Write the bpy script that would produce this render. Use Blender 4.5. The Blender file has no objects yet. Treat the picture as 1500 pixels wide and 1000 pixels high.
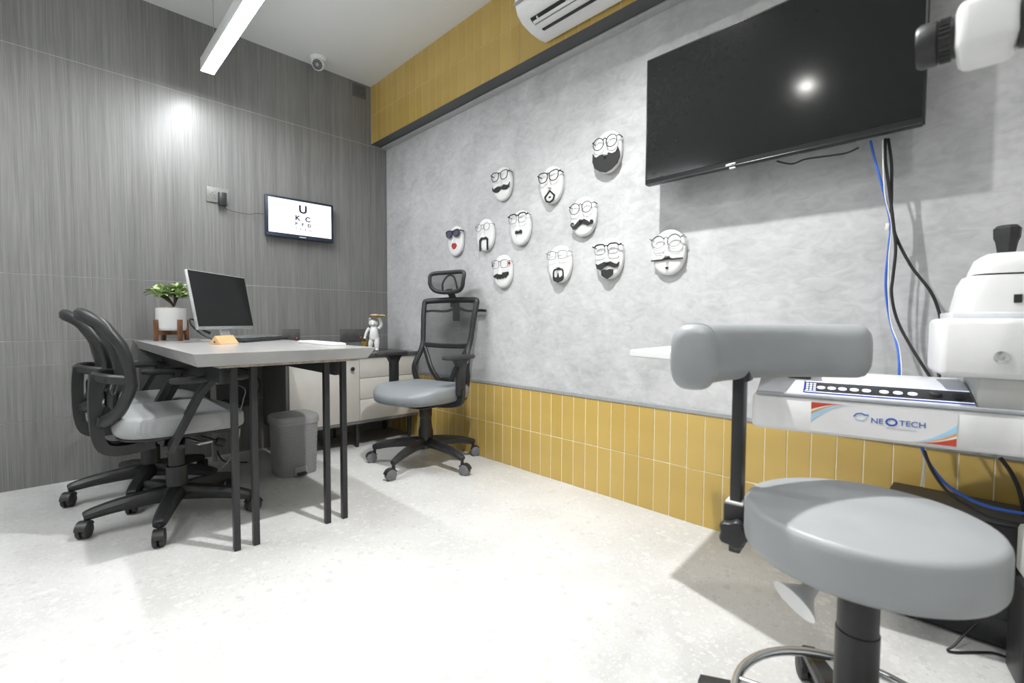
import bpy, bmesh, math, random
from mathutils import Vector, Matrix
random.seed(7)
R = math.radians
PI = math.pi
SC = bpy.context.scene
COL = SC.collection

# ------------------------------------------------------------------ camera
FPX, YAW, PIT, ROLL = 688.47, 0.7933, -0.0427, 0.0045
CAM = Vector((3.4109, -1.9471, 0.86))
fw = Vector((-math.sin(YAW) * math.cos(PIT), math.cos(YAW) * math.cos(PIT), math.sin(PIT)))
r0 = Vector((math.cos(YAW), math.sin(YAW), 0))
u0 = r0.cross(fw)
rr = r0 * math.cos(ROLL) + u0 * math.sin(ROLL)
uu = -r0 * math.sin(ROLL) + u0 * math.cos(ROLL)
cam_data = bpy.data.cameras.new('camera')
cam_data.sensor_width = 36.0
cam_data.lens = FPX / 1500 * 36
cam_data.clip_start = 0.02
cam_data.dof.use_dof = True
cam_data.dof.focus_distance = 2.9
cam_data.dof.aperture_fstop = 3.5
cam = bpy.data.objects.new('camera', cam_data)
COL.objects.link(cam)
m4 = Matrix((( rr.x, uu.x, -fw.x, CAM.x), (rr.y, uu.y, -fw.y, CAM.y), (rr.z, uu.z, -fw.z, CAM.z), (0, 0, 0, 1)))
cam.matrix_world = m4
SC.camera = cam

# ------------------------------------------------------------------ world, exposure
world = bpy.data.worlds.new('world'); SC.world = world
world.use_nodes = True
world.node_tree.nodes['Background'].inputs[0].default_value = (1, 1, 1, 1)
world.node_tree.nodes['Background'].inputs[1].default_value = 0.0
SC.view_settings.view_transform = 'Standard'
SC.view_settings.look = 'None'
SC.view_settings.gamma = 1.0
SC.view_settings.use_curve_mapping = False
SC.view_settings.exposure = 0.33

# lamp strengths (the fixtures themselves are built further down)
PENDANT_W = 92.0        # emission of the linear diffusers
SPOT_KEY = 200.0        # downlight between desk and television wall
SPOT_FILL = 28.0        # open-floor downlight and the added fill lamp by the camera

# ------------------------------------------------------------------ materials
MATS = {}
def nodes_of(name):
    m = bpy.data.materials.new(name); m.use_nodes = True
    nt = m.node_tree
    return m, nt, nt.nodes['Principled BSDF']
def mat(name, col, rough=0.5, metal=0.0, var=0.06, scale=40.0, bump=0.0, emit=None, estr=0.0, coat=0.0, spec=0.5, bscale=None):
    """plain procedural material: noise tinted colour, optional fine bump"""
    if name in MATS: return MATS[name]
    m, nt, b = nodes_of(name)
    tc = nt.nodes.new('ShaderNodeTexCoord')
    nz = nt.nodes.new('ShaderNodeTexNoise'); nz.inputs['Scale'].default_value = scale
    nz.inputs['Detail'].default_value = 3
    nt.links.new(tc.outputs['Object'], nz.inputs['Vector'])
    rp = nt.nodes.new('ShaderNodeValToRGB')
    lo = [max(0, c * (1 - var)) for c in col]; hi = [min(1, c * (1 + var)) for c in col]
    rp.color_ramp.elements[0].position = 0.3; rp.color_ramp.elements[0].color = (*lo, 1)
    rp.color_ramp.elements[1].position = 0.7; rp.color_ramp.elements[1].color = (*hi, 1)
    nt.links.new(nz.outputs['Fac'], rp.inputs['Fac'])
    nt.links.new(rp.outputs['Color'], b.inputs['Base Color'])
    b.inputs['Roughness'].default_value = rough
    b.inputs['Metallic'].default_value = metal
    b.inputs['Specular IOR Level'].default_value = spec
    if coat: b.inputs['Coat Weight'].default_value = coat
    if bump:
        n2 = nt.nodes.new('ShaderNodeTexNoise'); n2.inputs['Scale'].default_value = bscale or scale * 6
        nt.links.new(tc.outputs['Object'], n2.inputs['Vector'])
        bp = nt.nodes.new('ShaderNodeBump'); bp.inputs['Strength'].default_value = bump; bp.inputs['Distance'].default_value = 0.002
        nt.links.new(n2.outputs['Fac'], bp.inputs['Height']); nt.links.new(bp.outputs['Normal'], b.inputs['Normal'])
    if emit:
        b.inputs['Emission Color'].default_value = (*emit, 1); b.inputs['Emission Strength'].default_value = estr
    MATS[name] = m
    return m

def terrazzo():
    m, nt, b = nodes_of('terrazzo')
    L = nt.links.new; N = nt.nodes.new
    tc = N('ShaderNodeTexCoord')
    wob = N('ShaderNodeTexNoise'); wob.inputs['Scale'].default_value = 60
    L(tc.outputs['Object'], wob.inputs['Vector'])
    mixv = N('ShaderNodeMix'); mixv.data_type = 'VECTOR'; mixv.inputs['Factor'].default_value = 0.012
    L(tc.outputs['Object'], mixv.inputs['A']); L(wob.outputs['Color'], mixv.inputs['B'])
    col = None
    base = N('ShaderNodeTexNoise'); base.inputs['Scale'].default_value = 3.0; base.inputs['Detail'].default_value = 6
    L(tc.outputs['Object'], base.inputs['Vector'])
    br = N('ShaderNodeValToRGB')
    br.color_ramp.elements[0].position = .35; br.color_ramp.elements[0].color = (.52, .52, .51, 1)
    br.color_ramp.elements[1].position = .65; br.color_ramp.elements[1].color = (.60, .60, .59, 1)
    L(base.outputs['Fac'], br.inputs['Fac']); col = br.outputs['Color']
    for sc, thr, lowc, hic in ((38, .70, (.50, .50, .49, 1), (.625, .625, .615, 1)), (80, .68, (.51, .51, .50, 1), (.62, .62, .61, 1)), (170, .68, (.50, .50, .49, 1), (.62, .62, .61, 1))):
        v = N('ShaderNodeTexVoronoi'); v.inputs['Scale'].default_value = sc; v.inputs['Randomness'].default_value = 1
        L(mixv.outputs['Result'], v.inputs['Vector'])
        sep = N('ShaderNodeSeparateColor'); L(v.outputs['Color'], sep.inputs['Color'])
        pick = N('ShaderNodeMath'); pick.operation = 'GREATER_THAN'; pick.inputs[1].default_value = thr
        L(sep.outputs[0], pick.inputs[0])
        near = N('ShaderNodeMath'); near.operation = 'LESS_THAN'; near.inputs[1].default_value = .46
        L(v.outputs['Distance'], near.inputs[0])
        both = N('ShaderNodeMath'); both.operation = 'MULTIPLY'; L(pick.outputs[0], both.inputs[0]); L(near.outputs[0], both.inputs[1])
        cr = N('ShaderNodeValToRGB'); cr.color_ramp.elements[0].color = lowc; cr.color_ramp.elements[1].color = hic
        cr.color_ramp.elements[0].position = .15; cr.color_ramp.elements[1].position = .6
        L(sep.outputs[1], cr.inputs['Fac'])
        mx = N('ShaderNodeMix'); mx.data_type = 'RGBA'
        L(both.outputs[0], mx.inputs['Factor']); L(col, mx.inputs['A']); L(cr.outputs['Color'], mx.inputs['B'])
        col = mx.outputs['Result']
    L(col, b.inputs['Base Color']); b.inputs['Roughness'].default_value = .34
    b.inputs['Specular IOR Level'].default_value = .4
    return m

def wood_grain_wall():
    """dark grey laminate with fine vertical grain"""
    m, nt, b = nodes_of('dark_laminate'); L = nt.links.new; N = nt.nodes.new
    tc = N('ShaderNodeTexCoord')
    outs = []
    for sy, sz, det in ((60, .8, 4), (260, 4.0, 5), (9, .3, 2)):
        mp = N('ShaderNodeMapping'); mp.inputs['Scale'].default_value = (1, sy, sz)
        L(tc.outputs['Object'], mp.inputs['Vector'])
        nz = N('ShaderNodeTexNoise'); nz.inputs['Scale'].default_value = 1; nz.inputs['Detail'].default_value = det
        L(mp.outputs['Vector'], nz.inputs['Vector']); outs.append(nz.outputs['Fac'])
    a = N('ShaderNodeMath'); a.operation = 'MULTIPLY_ADD'; a.inputs[1].default_value = .7; L(outs[0], a.inputs[0])
    h = N('ShaderNodeMath'); h.operation = 'MULTIPLY'; h.inputs[1].default_value = .95; L(outs[1], h.inputs[0]); L(h.outputs[0], a.inputs[2])
    c = N('ShaderNodeMath'); c.operation = 'MULTIPLY_ADD'; c.inputs[1].default_value = .5; L(outs[2], c.inputs[0]); L(a.outputs[0], c.inputs[2])
    rp = N('ShaderNodeValToRGB')
    rp.color_ramp.elements[0].position = .80; rp.color_ramp.elements[0].color = (.14, .14, .137, 1)
    rp.color_ramp.elements[1].position = 1.32; rp.color_ramp.elements[1].color = (.245, .244, .238, 1)
    mr = N('ShaderNodeMapRange'); mr.inputs['From Min'].default_value = .75; mr.inputs['From Max'].default_value = 1.4
    L(c.outputs[0], mr.inputs['Value'])
    rp.color_ramp.elements[0].position = .1; rp.color_ramp.elements[1].position = .9
    L(mr.outputs['Result'], rp.inputs['Fac']); L(rp.outputs['Color'], b.inputs['Base Color'])
    b.inputs['Roughness'].default_value = .35
    bp = N('ShaderNodeBump'); bp.inputs['Strength'].default_value = .2; bp.inputs['Distance'].default_value = .001
    L(outs[1], bp.inputs['Height']); L(bp.outputs['Normal'], b.inputs['Normal'])
    return m

def concrete_paper():
    m, nt, b = nodes_of('grey_wallpaper'); L = nt.links.new; N = nt.nodes.new
    tc = N('ShaderNodeTexCoord')
    n1 = N('ShaderNodeTexNoise'); n1.inputs['Scale'].default_value = 3.2; n1.inputs['Detail'].default_value = 9; n1.inputs['Roughness'].default_value = .68; n1.inputs['Distortion'].default_value = .6
    mp = N('ShaderNodeMapping'); mp.inputs['Rotation'].default_value = (0, R(38), 0); mp.inputs['Scale'].default_value = (16, 16, 30)
    L(tc.outputs['Object'], mp.inputs['Vector'])
    n2 = N('ShaderNodeTexNoise'); n2.inputs['Scale'].default_value = 1; n2.inputs['Detail'].default_value = 4; n2.inputs['Distortion'].default_value = 1.2
    L(tc.outputs['Object'], n1.inputs['Vector']); L(mp.outputs['Vector'], n2.inputs['Vector'])
    mx = N('ShaderNodeMath'); mx.operation = 'MULTIPLY_ADD'; mx.inputs[1].default_value = .65
    h = N('ShaderNodeMath'); h.operation = 'MULTIPLY'; h.inputs[1].default_value = .35
    L(n2.outputs['Fac'], h.inputs[0]); L(n1.outputs['Fac'], mx.inputs[0]); L(h.outputs[0], mx.inputs[2])
    rp = N('ShaderNodeValToRGB')
    rp.color_ramp.elements[0].position = .33; rp.color_ramp.elements[0].color = (.36, .364, .37, 1)
    rp.color_ramp.elements[1].position = .66; rp.color_ramp.elements[1].color = (.565, .57, .575, 1)
    L(mx.outputs[0], rp.inputs['Fac']); L(rp.outputs['Color'], b.inputs['Base Color'])
    b.inputs['Roughness'].default_value = .6
    bp = N('ShaderNodeBump'); bp.inputs['Strength'].default_value = .15; bp.inputs['Distance'].default_value = .002
    L(n2.outputs['Fac'], bp.inputs['Height']); L(bp.outputs['Normal'], b.inputs['Normal'])
    return m

def mesh_fabric():
    """see-through woven mesh: a fine grid of threads with real holes"""
    m, nt, b = nodes_of('black_mesh'); L = nt.links.new; N = nt.nodes.new
    tc = N('ShaderNodeTexCoord'); sp = N('ShaderNodeSeparateXYZ'); L(tc.outputs['Object'], sp.inputs[0])
    prev = None
    for ax in (0, 2):
        s = N('ShaderNodeMath'); s.operation = 'MULTIPLY'; s.inputs[1].default_value = 330; L(sp.outputs[ax], s.inputs[0])
        f = N('ShaderNodeMath'); f.operation = 'FRACT'; L(s.outputs[0], f.inputs[0])
        g = N('ShaderNodeMath'); g.operation = 'GREATER_THAN'; g.inputs[1].default_value = .36; L(f.outputs[0], g.inputs[0])
        if prev is None: prev = g
        else:
            k = N('ShaderNodeMath'); k.operation = 'MULTIPLY'; L(prev.outputs[0], k.inputs[0]); L(g.outputs[0], k.inputs[1]); prev = k
    b.inputs['Base Color'].default_value = (.02, .02, .02, 1); b.inputs['Roughness'].default_value = .7
    tr = N('ShaderNodeBsdfTransparent'); ms = N('ShaderNodeMixShader')
    L(prev.outputs[0], ms.inputs[0]); L(b.outputs[0], ms.inputs[1]); L(tr.outputs[0], ms.inputs[2])
    L(ms.outputs[0], nt.nodes['Material Output'].inputs['Surface'])
    return m

def ribbed(name, col, scale, axis='X', strength=.6):
    m, nt, b = nodes_of(name); L = nt.links.new; N = nt.nodes.new
    tc = N('ShaderNodeTexCoord'); w = N('ShaderNodeTexWave'); w.bands_direction = axis
    w.inputs['Scale'].default_value = scale; L(tc.outputs['Object'], w.inputs['Vector'])
    rp = N('ShaderNodeValToRGB'); rp.color_ramp.elements[0].color = (*[c * .9 for c in col], 1); rp.color_ramp.elements[1].color = (*col, 1)
    L(w.outputs['Fac'], rp.inputs['Fac']); L(rp.outputs['Color'], b.inputs['Base Color'])
    b.inputs['Roughness'].default_value = .75
    bp = N('ShaderNodeBump'); bp.inputs['Strength'].default_value = strength; bp.inputs['Distance'].default_value = .002
    L(w.outputs['Fac'], bp.inputs['Height']); L(bp.outputs['Normal'], b.inputs['Normal'])
    return m

def weave(name, col):
    """basket weave relief on the waste bin"""
    m, nt, b = nodes_of(name); L = nt.links.new; N = nt.nodes.new
    tc = N('ShaderNodeTexCoord'); br = N('ShaderNodeTexBrick')
    mp = N('ShaderNodeMapping'); mp.inputs['Rotation'].default_value = (R(90), 0, 0)
    sp = N('ShaderNodeSeparateXYZ'); L(tc.outputs['Object'], sp.inputs[0])
    ad = N('ShaderNodeMath'); ad.operation = 'ADD'; L(sp.outputs[0], ad.inputs[0]); L(sp.outputs[1], ad.inputs[1])
    cb = N('ShaderNodeCombineXYZ'); L(ad.outputs[0], cb.inputs[0]); L(sp.outputs[2], cb.inputs[1])
    L(cb.outputs[0], br.inputs['Vector'])
    br.inputs['Scale'].default_value = 26; br.inputs['Brick Width'].default_value = .42; br.inputs['Row Height'].default_value = .3
    br.inputs['Mortar Size'].default_value = .05; br.inputs['Mortar Smooth'].default_value = .6
    br.inputs['Color1'].default_value = (*col, 1); br.inputs['Color2'].default_value = (*[c * .95 for c in col], 1); br.inputs['Mortar'].default_value = (*[c * .72 for c in col], 1)
    L(br.outputs['Color'], b.inputs['Base Color']); b.inputs['Roughness'].default_value = .55
    bp = N('ShaderNodeBump'); bp.inputs['Strength'].default_value = .6; bp.inputs['Distance'].default_value = .003; bp.invert = True
    L(br.outputs['Fac'], bp.inputs['Height']); L(bp.outputs['Normal'], b.inputs['Normal'])
    return m

M_FLOOR = terrazzo(); M_LAM = wood_grain_wall(); M_PAPER = concrete_paper(); M_MESH = mesh_fabric()
M_WHITE = mat('white_paint', (.74, .75, .74), .55, var=.015, scale=2)
M_TILE = mat('ochre_tile', (.485, .335, .09), .26, var=.05, scale=5, bump=.05, bscale=30)
M_TILE2 = mat('ochre_tile_pale', (.505, .352, .10), .26, var=.05, scale=5, bump=.05, bscale=30)
M_GROUT = mat('grout', (.70, .64, .47), .8, var=.08, scale=60)
M_GROUT2 = mat('beam_grout', (.53, .43, .20), .8, var=.08, scale=60)
M_SEAM = mat('panel_seam', (.44, .44, .43), .7, scale=20)
M_TRIMD = mat('dark_trim', (.075, .078, .08), .45)
M_TRIMG = mat('grey_trim', (.30, .31, .315), .45)
M_TRIML = mat('pale_trim', (.42, .42, .42), .5)
M_PLBLK = mat('black_plastic', (.018, .0185, .0195), .42, var=.12, scale=90, bump=.05)
M_PLBLK2 = mat('soft_black', (.028, .028, .029), .55, var=.12, scale=60)
M_CASTOR = mat('castor_rim', (.16, .16, .17), .5)
M_SCREEN = mat('dark_screen', (.010, .011, .011), .11, var=.05, spec=.35)
M_TVB = mat('tv_bezel', (.014, .015, .016), .32)
M_METBLK = mat('black_powder_coat', (.017, .018, .019), .38, var=.1, scale=120, bump=.04)
M_CHROME = mat('chrome', (.62, .63, .64), .18, metal=1, var=.02)
M_STEEL = mat('brushed_steel', (.42, .43, .43), .32, metal=1, var=.05)
M_DESK = mat('desk_laminate', (.38, .378, .372), .2, var=.05, scale=14, bump=.02)
M_CAB = mat('cream_laminate', (.56, .545, .505), .45, var=.03, scale=12)
M_CABD = mat('cabinet_shell', (.14, .14, .138), .5)
M_PLAST = mat('white_plastic', (.74, .745, .745), .35, var=.015)
M_PLASTG = mat('warm_white_plastic', (.66, .66, .64), .4, var=.02)
M_VINYL = mat('grey_vinyl', (.31, .325, .335), .42, var=.04, scale=10, bump=.08, bscale=260)
M_LEATH = mat('grey_leatherette', (.205, .222, .235), .45, var=.04, scale=12, bump=.10, bscale=220)
M_FAB = ribbed('grey_ribbed_fabric', (.35, .36, .365), 55, 'X', .3)
M_BIN = weave('bin_weave', (.29, .295, .30))
M_BINL = mat('bin_plastic', (.29, .295, .30), .5)
M_WOOD = mat('walnut', (.165, .075, .032), .5, var=.25, scale=22)
M_PINE = mat('light_wood', (.62, .40, .20), .5, var=.12, scale=25)
M_LEAF = mat('leaf_green', (.15, .26, .08), .5, var=.45, scale=18)
M_LEAF2 = mat('leaf_pale', (.42, .52, .24), .5, var=.3, scale=18)
M_STEM = mat('plant_stem', (.06, .045, .03), .8)
M_GRAV = mat('gravel', (.50, .38, .19), .8, var=.4, scale=150)
M_CERAM = mat('white_ceramic', (.80, .80, .79), .25, var=.01)
M_GOLD = mat('gold', (.62, .42, .10), .3, metal=.8, var=.08)
M_CREAMC = mat('cream_shell', (.68, .56, .44), .5, var=.15)
M_MASK = mat('mask_white', (.70, .705, .70), .45, var=.01)
M_FELT = mat('black_felt', (.020, .020, .021), .8, var=.2, scale=200)
M_RED = mat('red_lacquer', (.42, .018, .015), .35)
M_LENSD = mat('violet_lens', (.02, .018, .075), .12)
M_NAVY = mat('navy_plastic', (.018, .026, .05), .35)
M_CHART = mat('chart_screen', (.8, .8, .8), .3, emit=(1, 1, 1), estr=.55)
M_INK = mat('ink_navy', (.012, .012, .05), .6)
M_INK2 = mat('ink_grey', (.16, .16, .24), .6)
M_INK3 = mat('ink_pale', (.50, .50, .56), .6)
M_BLUE = mat('blue_cable', (.03, .12, .52), .4)
M_CABLE = mat('black_cable', (.012, .012, .013), .5)
M_CABLEW = mat('white_cable', (.7, .7, .68), .5)
M_LGREY = mat('unit_grey', (.36, .38, .41), .4)
M_LBLUE = mat('unit_pale', (.64, .66, .70), .3)
M_GLOW = mat('key_glow', (.7, .75, .95), .4, emit=(.75, .82, 1), estr=.7)
M_BLUEK = mat('key_blue', (.03, .05, .35), .4)
M_DRED = mat('sticker_red', (.50, .06, .03), .4)
M_DORG = mat('sticker_ochre', (.62, .36, .12), .4)
M_DSKY = mat('sticker_sky', (.36, .60, .80), .4)
M_DBLUE = mat('sticker_blue', (.03, .10, .42), .4)
M_PLATE = mat('socket_grey', (.21, .21, .205), .45)
M_PLATED = mat('socket_dark', (.10, .10, .098), .4)
M_LED = mat('led_red', (.8, .05, .03), .4, emit=(1, .05, .03), estr=1.5)
M_LAMP = mat('diffuser', (.9, .9, .9), .5, emit=(.96, .98, 1), estr=PENDANT_W)
M_BULB = mat('downlight_lens', (.9, .9, .9), .5, emit=(1, .98, .95), estr=300)
M_ALU = mat('silver_shell', (.62, .63, .64), .3, metal=.6)

def glass():
    m, nt, b = nodes_of('clear_lens')
    b.inputs['Transmission Weight'].default_value = 1; b.inputs['Roughness'].default_value = .02; b.inputs['IOR'].default_value = 1.15
    b.inputs['Base Color'].default_value = (.97, .98, .98, 1)
    return m
M_GLASS = glass()

# ------------------------------------------------------------------ geometry collector
class G:
    def __init__(s): s.v = []; s.f = []
    def add(s, vs, fs, T=None):
        o = len(s.v)
        s.v += [tuple(T @ Vector(p)) if T is not None else tuple(p) for p in vs]
        s.f += [tuple(i + o for i in f) for f in fs]
        return s
    def bm(s, b, T=None):
        b.verts.ensure_lookup_table(); b.verts.index_update()
        s.add([v.co.copy() for v in b.verts], [[v.index for v in f.verts] for f in b.faces], T); b.free(); return s
    def box(s, c, d, bev=0.0, rot=None, seg=2):
        b = bmesh.new(); bmesh.ops.create_cube(b, size=1)
        for v in b.verts: v.co = Vector((v.co.x * d[0], v.co.y * d[1], v.co.z * d[2]))
        if bev: bmesh.ops.bevel(b, geom=b.edges[:], offset=min(bev, min(d) * .49), segments=seg, affect='EDGES', profile=.5)
        T = Matrix.Translation(Vector(c))
        if rot is not None: T = T @ (rot if isinstance(rot, Matrix) else Matrix.Rotation(rot[1], 4, rot[0]))
        return s.bm(b, T)
    def put(s, g, T): return s.add(g.v, g.f, T)
    def bx(s, x0, x1, y0, y1, z0, z1, bev=0.0): return s.box(((x0 + x1) / 2, (y0 + y1) / 2, (z0 + z1) / 2), (abs(x1 - x0), abs(y1 - y0), abs(z1 - z0)), bev)
    def sweep(s, path, sec, closed=False, up=(0, 0, 1), scales=None, cap=True):
        """sweep a 2-D section (list of (a,b)) along 3-D points; a = side, b = up"""
        P = [Vector(p) for p in path]; n = len(P); k = len(sec); vs = []; prev = None
        if scales and len(scales) != n:
            src = [q if isinstance(q, tuple) else (q, q) for q in scales]; out = []
            for i in range(n):
                u = i / (n - 1) * (len(src) - 1); j = min(int(u), len(src) - 2); f = u - j
                out.append(tuple(src[j][c] * (1 - f) + src[j + 1][c] * f for c in (0, 1)))
            scales = out
        for i in range(n):
            if closed: t = P[(i + 1) % n] - P[i - 1]
            else: t = P[min(i + 1, n - 1)] - P[max(i - 1, 0)]
            t.normalize()
            if up is not None:
                side = t.cross(Vector(up))
                if side.length < 1e-3: side = prev or Vector((1, 0, 0))
            else:
                if prev is None:
                    side = t.cross(Vector((0, 0, 1)))
                    if side.length < .1: side = t.cross(Vector((1, 0, 0)))
                else: side = prev - t * prev.dot(t)
            side.normalize(); prev = side; upv = side.cross(t)
            sc = scales[i] if scales else 1
            sa, sb = sc if isinstance(sc, tuple) else (sc, sc)
            for a, b in sec: vs.append(P[i] + side * a * sa + upv * b * sb)
        fs = []
        for i in range(n if closed else n - 1):
            for j in range(k):
                a = i * k + j; b = i * k + (j + 1) % k; c = ((i + 1) % n) * k + (j + 1) % k; d = ((i + 1) % n) * k + j
                fs.append((a, b, c, d))
        if cap and not closed:
            fs.append(tuple(range(k))[::-1]); fs.append(tuple((n - 1) * k + j for j in range(k)))
        return s.add(vs, fs)
    def tube(s, path, r, seg=8, closed=False, scales=None, smooth=0):
        if smooth: path = spline(path, smooth, closed)
        sec = [(r * math.cos(2 * PI * j / seg), r * math.sin(2 * PI * j / seg)) for j in range(seg)]
        return s.sweep(path, sec, closed, None if not closed else (0, 0, 1.0001), scales)
    def bar(s, path, w, h, closed=False, up=(0, 0, 1), scales=None, smooth=0, r=.25):
        """rounded rectangle section: w across, h along up"""
        if smooth: path = spline(path, smooth, closed)
        a, b = w / 2, h / 2; e = min(w, h) * r
        sec = [(a - e, -b), (a, -b + e), (a, b - e), (a - e, b), (-a + e, b), (-a, b - e), (-a, -b + e), (-a + e, -b)]
        return s.sweep(path, sec, closed, up, scales)
    def lathe(s, prof, seg=24, T=None, cap=True):
        vs = []; n = len(prof)
        for r, z in prof:
            for j in range(seg):
                a = 2 * PI * j / seg; vs.append((r * math.cos(a), r * math.sin(a), z))
        fs = [(i * seg + j, i * seg + (j + 1) % seg, (i + 1) * seg + (j + 1) % seg, (i + 1) * seg + j) for i in range(n - 1) for j in range(seg)]
        if cap: fs += [tuple(range(seg))[::-1], tuple((n - 1) * seg + j for j in range(seg))]
        return s.add(vs, fs, T)
    def loft(s, outline, prof, fn=None, T=None):
        """outline scaled by prof[(scale,z)]; fn(x,y,z)->(x,y,z) warps"""
        k = len(outline); vs = []
        for sc, z in prof:
            for x, y in outline:
                sx, sy = sc if isinstance(sc, tuple) else (sc, sc)
                p = (x * sx, y * sy, z); vs.append(fn(*p) if fn else p)
        fs = [(i * k + j, i * k + (j + 1) % k, (i + 1) * k + (j + 1) % k, (i + 1) * k + j) for i in range(len(prof) - 1) for j in range(k)]
        fs += [tuple(range(k))[::-1], tuple((len(prof) - 1) * k + j for j in range(k))]
        return s.add(vs, fs, T)
    def prism(s, poly, d, T=None, bev=0):
        """extrude a polygon in local xy by d along local z"""
        b = bmesh.new(); vs = [b.verts.new((x, y, 0)) for x, y in poly]
        f = b.faces.new(vs)
        e = bmesh.ops.extrude_face_region(b, geom=[f])
        for v in e['geom']:
            if isinstance(v, bmesh.types.BMVert): v.co.z += d
        bmesh.ops.recalc_face_normals(b, faces=b.faces[:])
        if bev: bmesh.ops.bevel(b, geom=[x for x in b.edges], offset=bev, segments=2, affect='EDGES')
        return s.bm(b, T)
    def ball(s, c, r, seg=12, T=None):
        b = bmesh.new(); bmesh.ops.create_uvsphere(b, u_segments=seg, v_segments=max(6, seg * 2 // 3), radius=1)
        rx, ry, rz = r if isinstance(r, (tuple, list)) else (r, r, r)
        M = Matrix.Translation(Vector(c)) @ (T if T is not None else Matrix.Identity(4)) @ Matrix.Diagonal((rx, ry, rz, 1))
        return s.bm(b, M)
    def cyl(s, a, b, r, r2=None, seg=20):
        a, b = Vector(a), Vector(b); d = b - a
        T = Matrix.Translation(a) @ d.to_track_quat('Z', 'Y').to_matrix().to_4x4()
        return s.lathe([(r, 0), (r2 if r2 is not None else r, d.length)], seg, T)

def spline(P, n=6, closed=False):
    P = [Vector(p) for p in P]; out = []; N_ = len(P)
    for i in range(N_ if closed else N_ - 1):
        if closed: p0, p1, p2, p3 = P[i - 1], P[i], P[(i + 1) % N_], P[(i + 2) % N_]
        else: p0, p1, p2, p3 = P[max(i - 1, 0)], P[i], P[i + 1], P[min(i + 2, N_ - 1)]
        for j in range(n):
            t = j / n
            out.append(.5 * ((2 * p1) + (p2 - p0) * t + (2 * p0 - 5 * p1 + 4 * p2 - p3) * t * t + (3 * p1 - p0 - 3 * p2 + p3) * t ** 3))
    if not closed: out.append(P[-1])
    return out
def superell(w, d, n=4.0, k=40, cx=0, cy=0):
    out = []
    for j in range(k):
        a = 2 * PI * j / k; c, s_ = math.cos(a), math.sin(a)
        out.append((cx + w / 2 * math.copysign(abs(c) ** (2 / n), c), cy + d / 2 * math.copysign(abs(s_) ** (2 / n), s_)))
    return out

def obj(name, g, m, parent=None, smooth=40, loc=None, rz=None):
    me = bpy.data.meshes.new(name); me.from_pydata([tuple(v) for v in g.v], [], g.f); me.update()
    b = bmesh.new(); b.from_mesh(me); bmesh.ops.recalc_face_normals(b, faces=b.faces[:]); b.to_mesh(me); b.free()
    me.materials.append(m)
    if smooth:
        me.shade_smooth()
        try: me.set_sharp_from_angle(angle=R(smooth))
        except Exception: pass
    o = bpy.data.objects.new(name, me); COL.objects.link(o)
    if parent is not None: o.parent = parent
    if loc is not None: o.location = loc
    if rz is not None: o.rotation_euler = (0, 0, rz)
    return o
def tag(o, label, cat, group=None):
    o['label'] = label; o['category'] = cat
    if group: o['group'] = group
    return o
def thing(name, label, cat, loc=(0, 0, 0), rz=0, group=None):
    o = bpy.data.objects.new(name, None); COL.objects.link(o); o.empty_display_size = .05
    o.location = loc; o.rotation_euler = (0, 0, rz)
    return tag(o, label, cat, group)
def struct(o, label=None):
    o['kind'] = 'structure'
    if label: o['label'] = label
    return o
def dup(root, loc, rz, label):
    r_ = root.copy(); COL.objects.link(r_); r_.location = loc; r_.rotation_euler = (0, 0, rz); r_['label'] = label
    for ch in list(root.children):
        c = ch.copy(); COL.objects.link(c); c.parent = r_
        for gch in list(ch.children):
            d = gch.copy(); COL.objects.link(d); d.parent = c
    return r_
def text(s, size, m, parent, T, name='letters', depth=.0006, align='CENTER', xs=1.0, bold=0.0):
    cu = bpy.data.curves.new('t', 'FONT'); cu.body = s; cu.size = size; cu.align_x = align; cu.align_y = 'CENTER'; cu.extrude = depth; cu.offset = bold
    to = bpy.data.objects.new('t', cu); COL.objects.link(to)
    bpy.context.view_layer.update()
    me = bpy.data.meshes.new_from_object(to.evaluated_get(bpy.context.evaluated_depsgraph_get()))
    bpy.data.objects.remove(to); bpy.data.curves.remove(cu)
    me.transform(T @ Matrix.Diagonal((xs, 1, 1, 1))); me.materials.clear(); me.materials.append(m)
    o = bpy.data.objects.new(name, me); COL.objects.link(o); o.parent = parent
    return o

# ================================================================== the room
XR, YB, ZC = 4.5, -3.7, 2.6596
struct(obj('floor', G().bx(-.1, XR + .1, YB - .1, .1, -.1, 0), M_FLOOR, smooth=0), 'pale grey terrazzo floor with small chips')
struct(obj('ceiling', G().bx(-.1, XR + .1, YB - .1, .1, ZC, ZC + .1), M_WHITE, smooth=0), 'plain white ceiling')

# dark laminate wall (x = 0): backing is the pale seam colour, panels stand 6 mm proud of it
wall_left = struct(obj('wall_left', G().bx(-.1, -.0012, YB, .0, 0, ZC), M_SEAM, smooth=0), 'dark grey wood grain panelled wall')
GAP = .0014
rows = [(0, .341, [-1.96, -.76]), (.341, .6265, [-1.94, -.74]), (.6265, .7487, [-1.97]), (.7487, 1.0875, [-2.55]), (1.0875, 2.2101, [-2.55]), (2.2101, ZC, [-2.55])]
for z0, z1, cuts in rows:
    ys = [YB] + sorted(cuts) + [0]
    for a, b in zip(ys[:-1], ys[1:]):
        obj('panel', G().bx(-.008, 0, a + GAP * .5, b - GAP * .5, z0 + GAP, z1 - GAP), M_LAM, wall_left, smooth=0)

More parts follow.
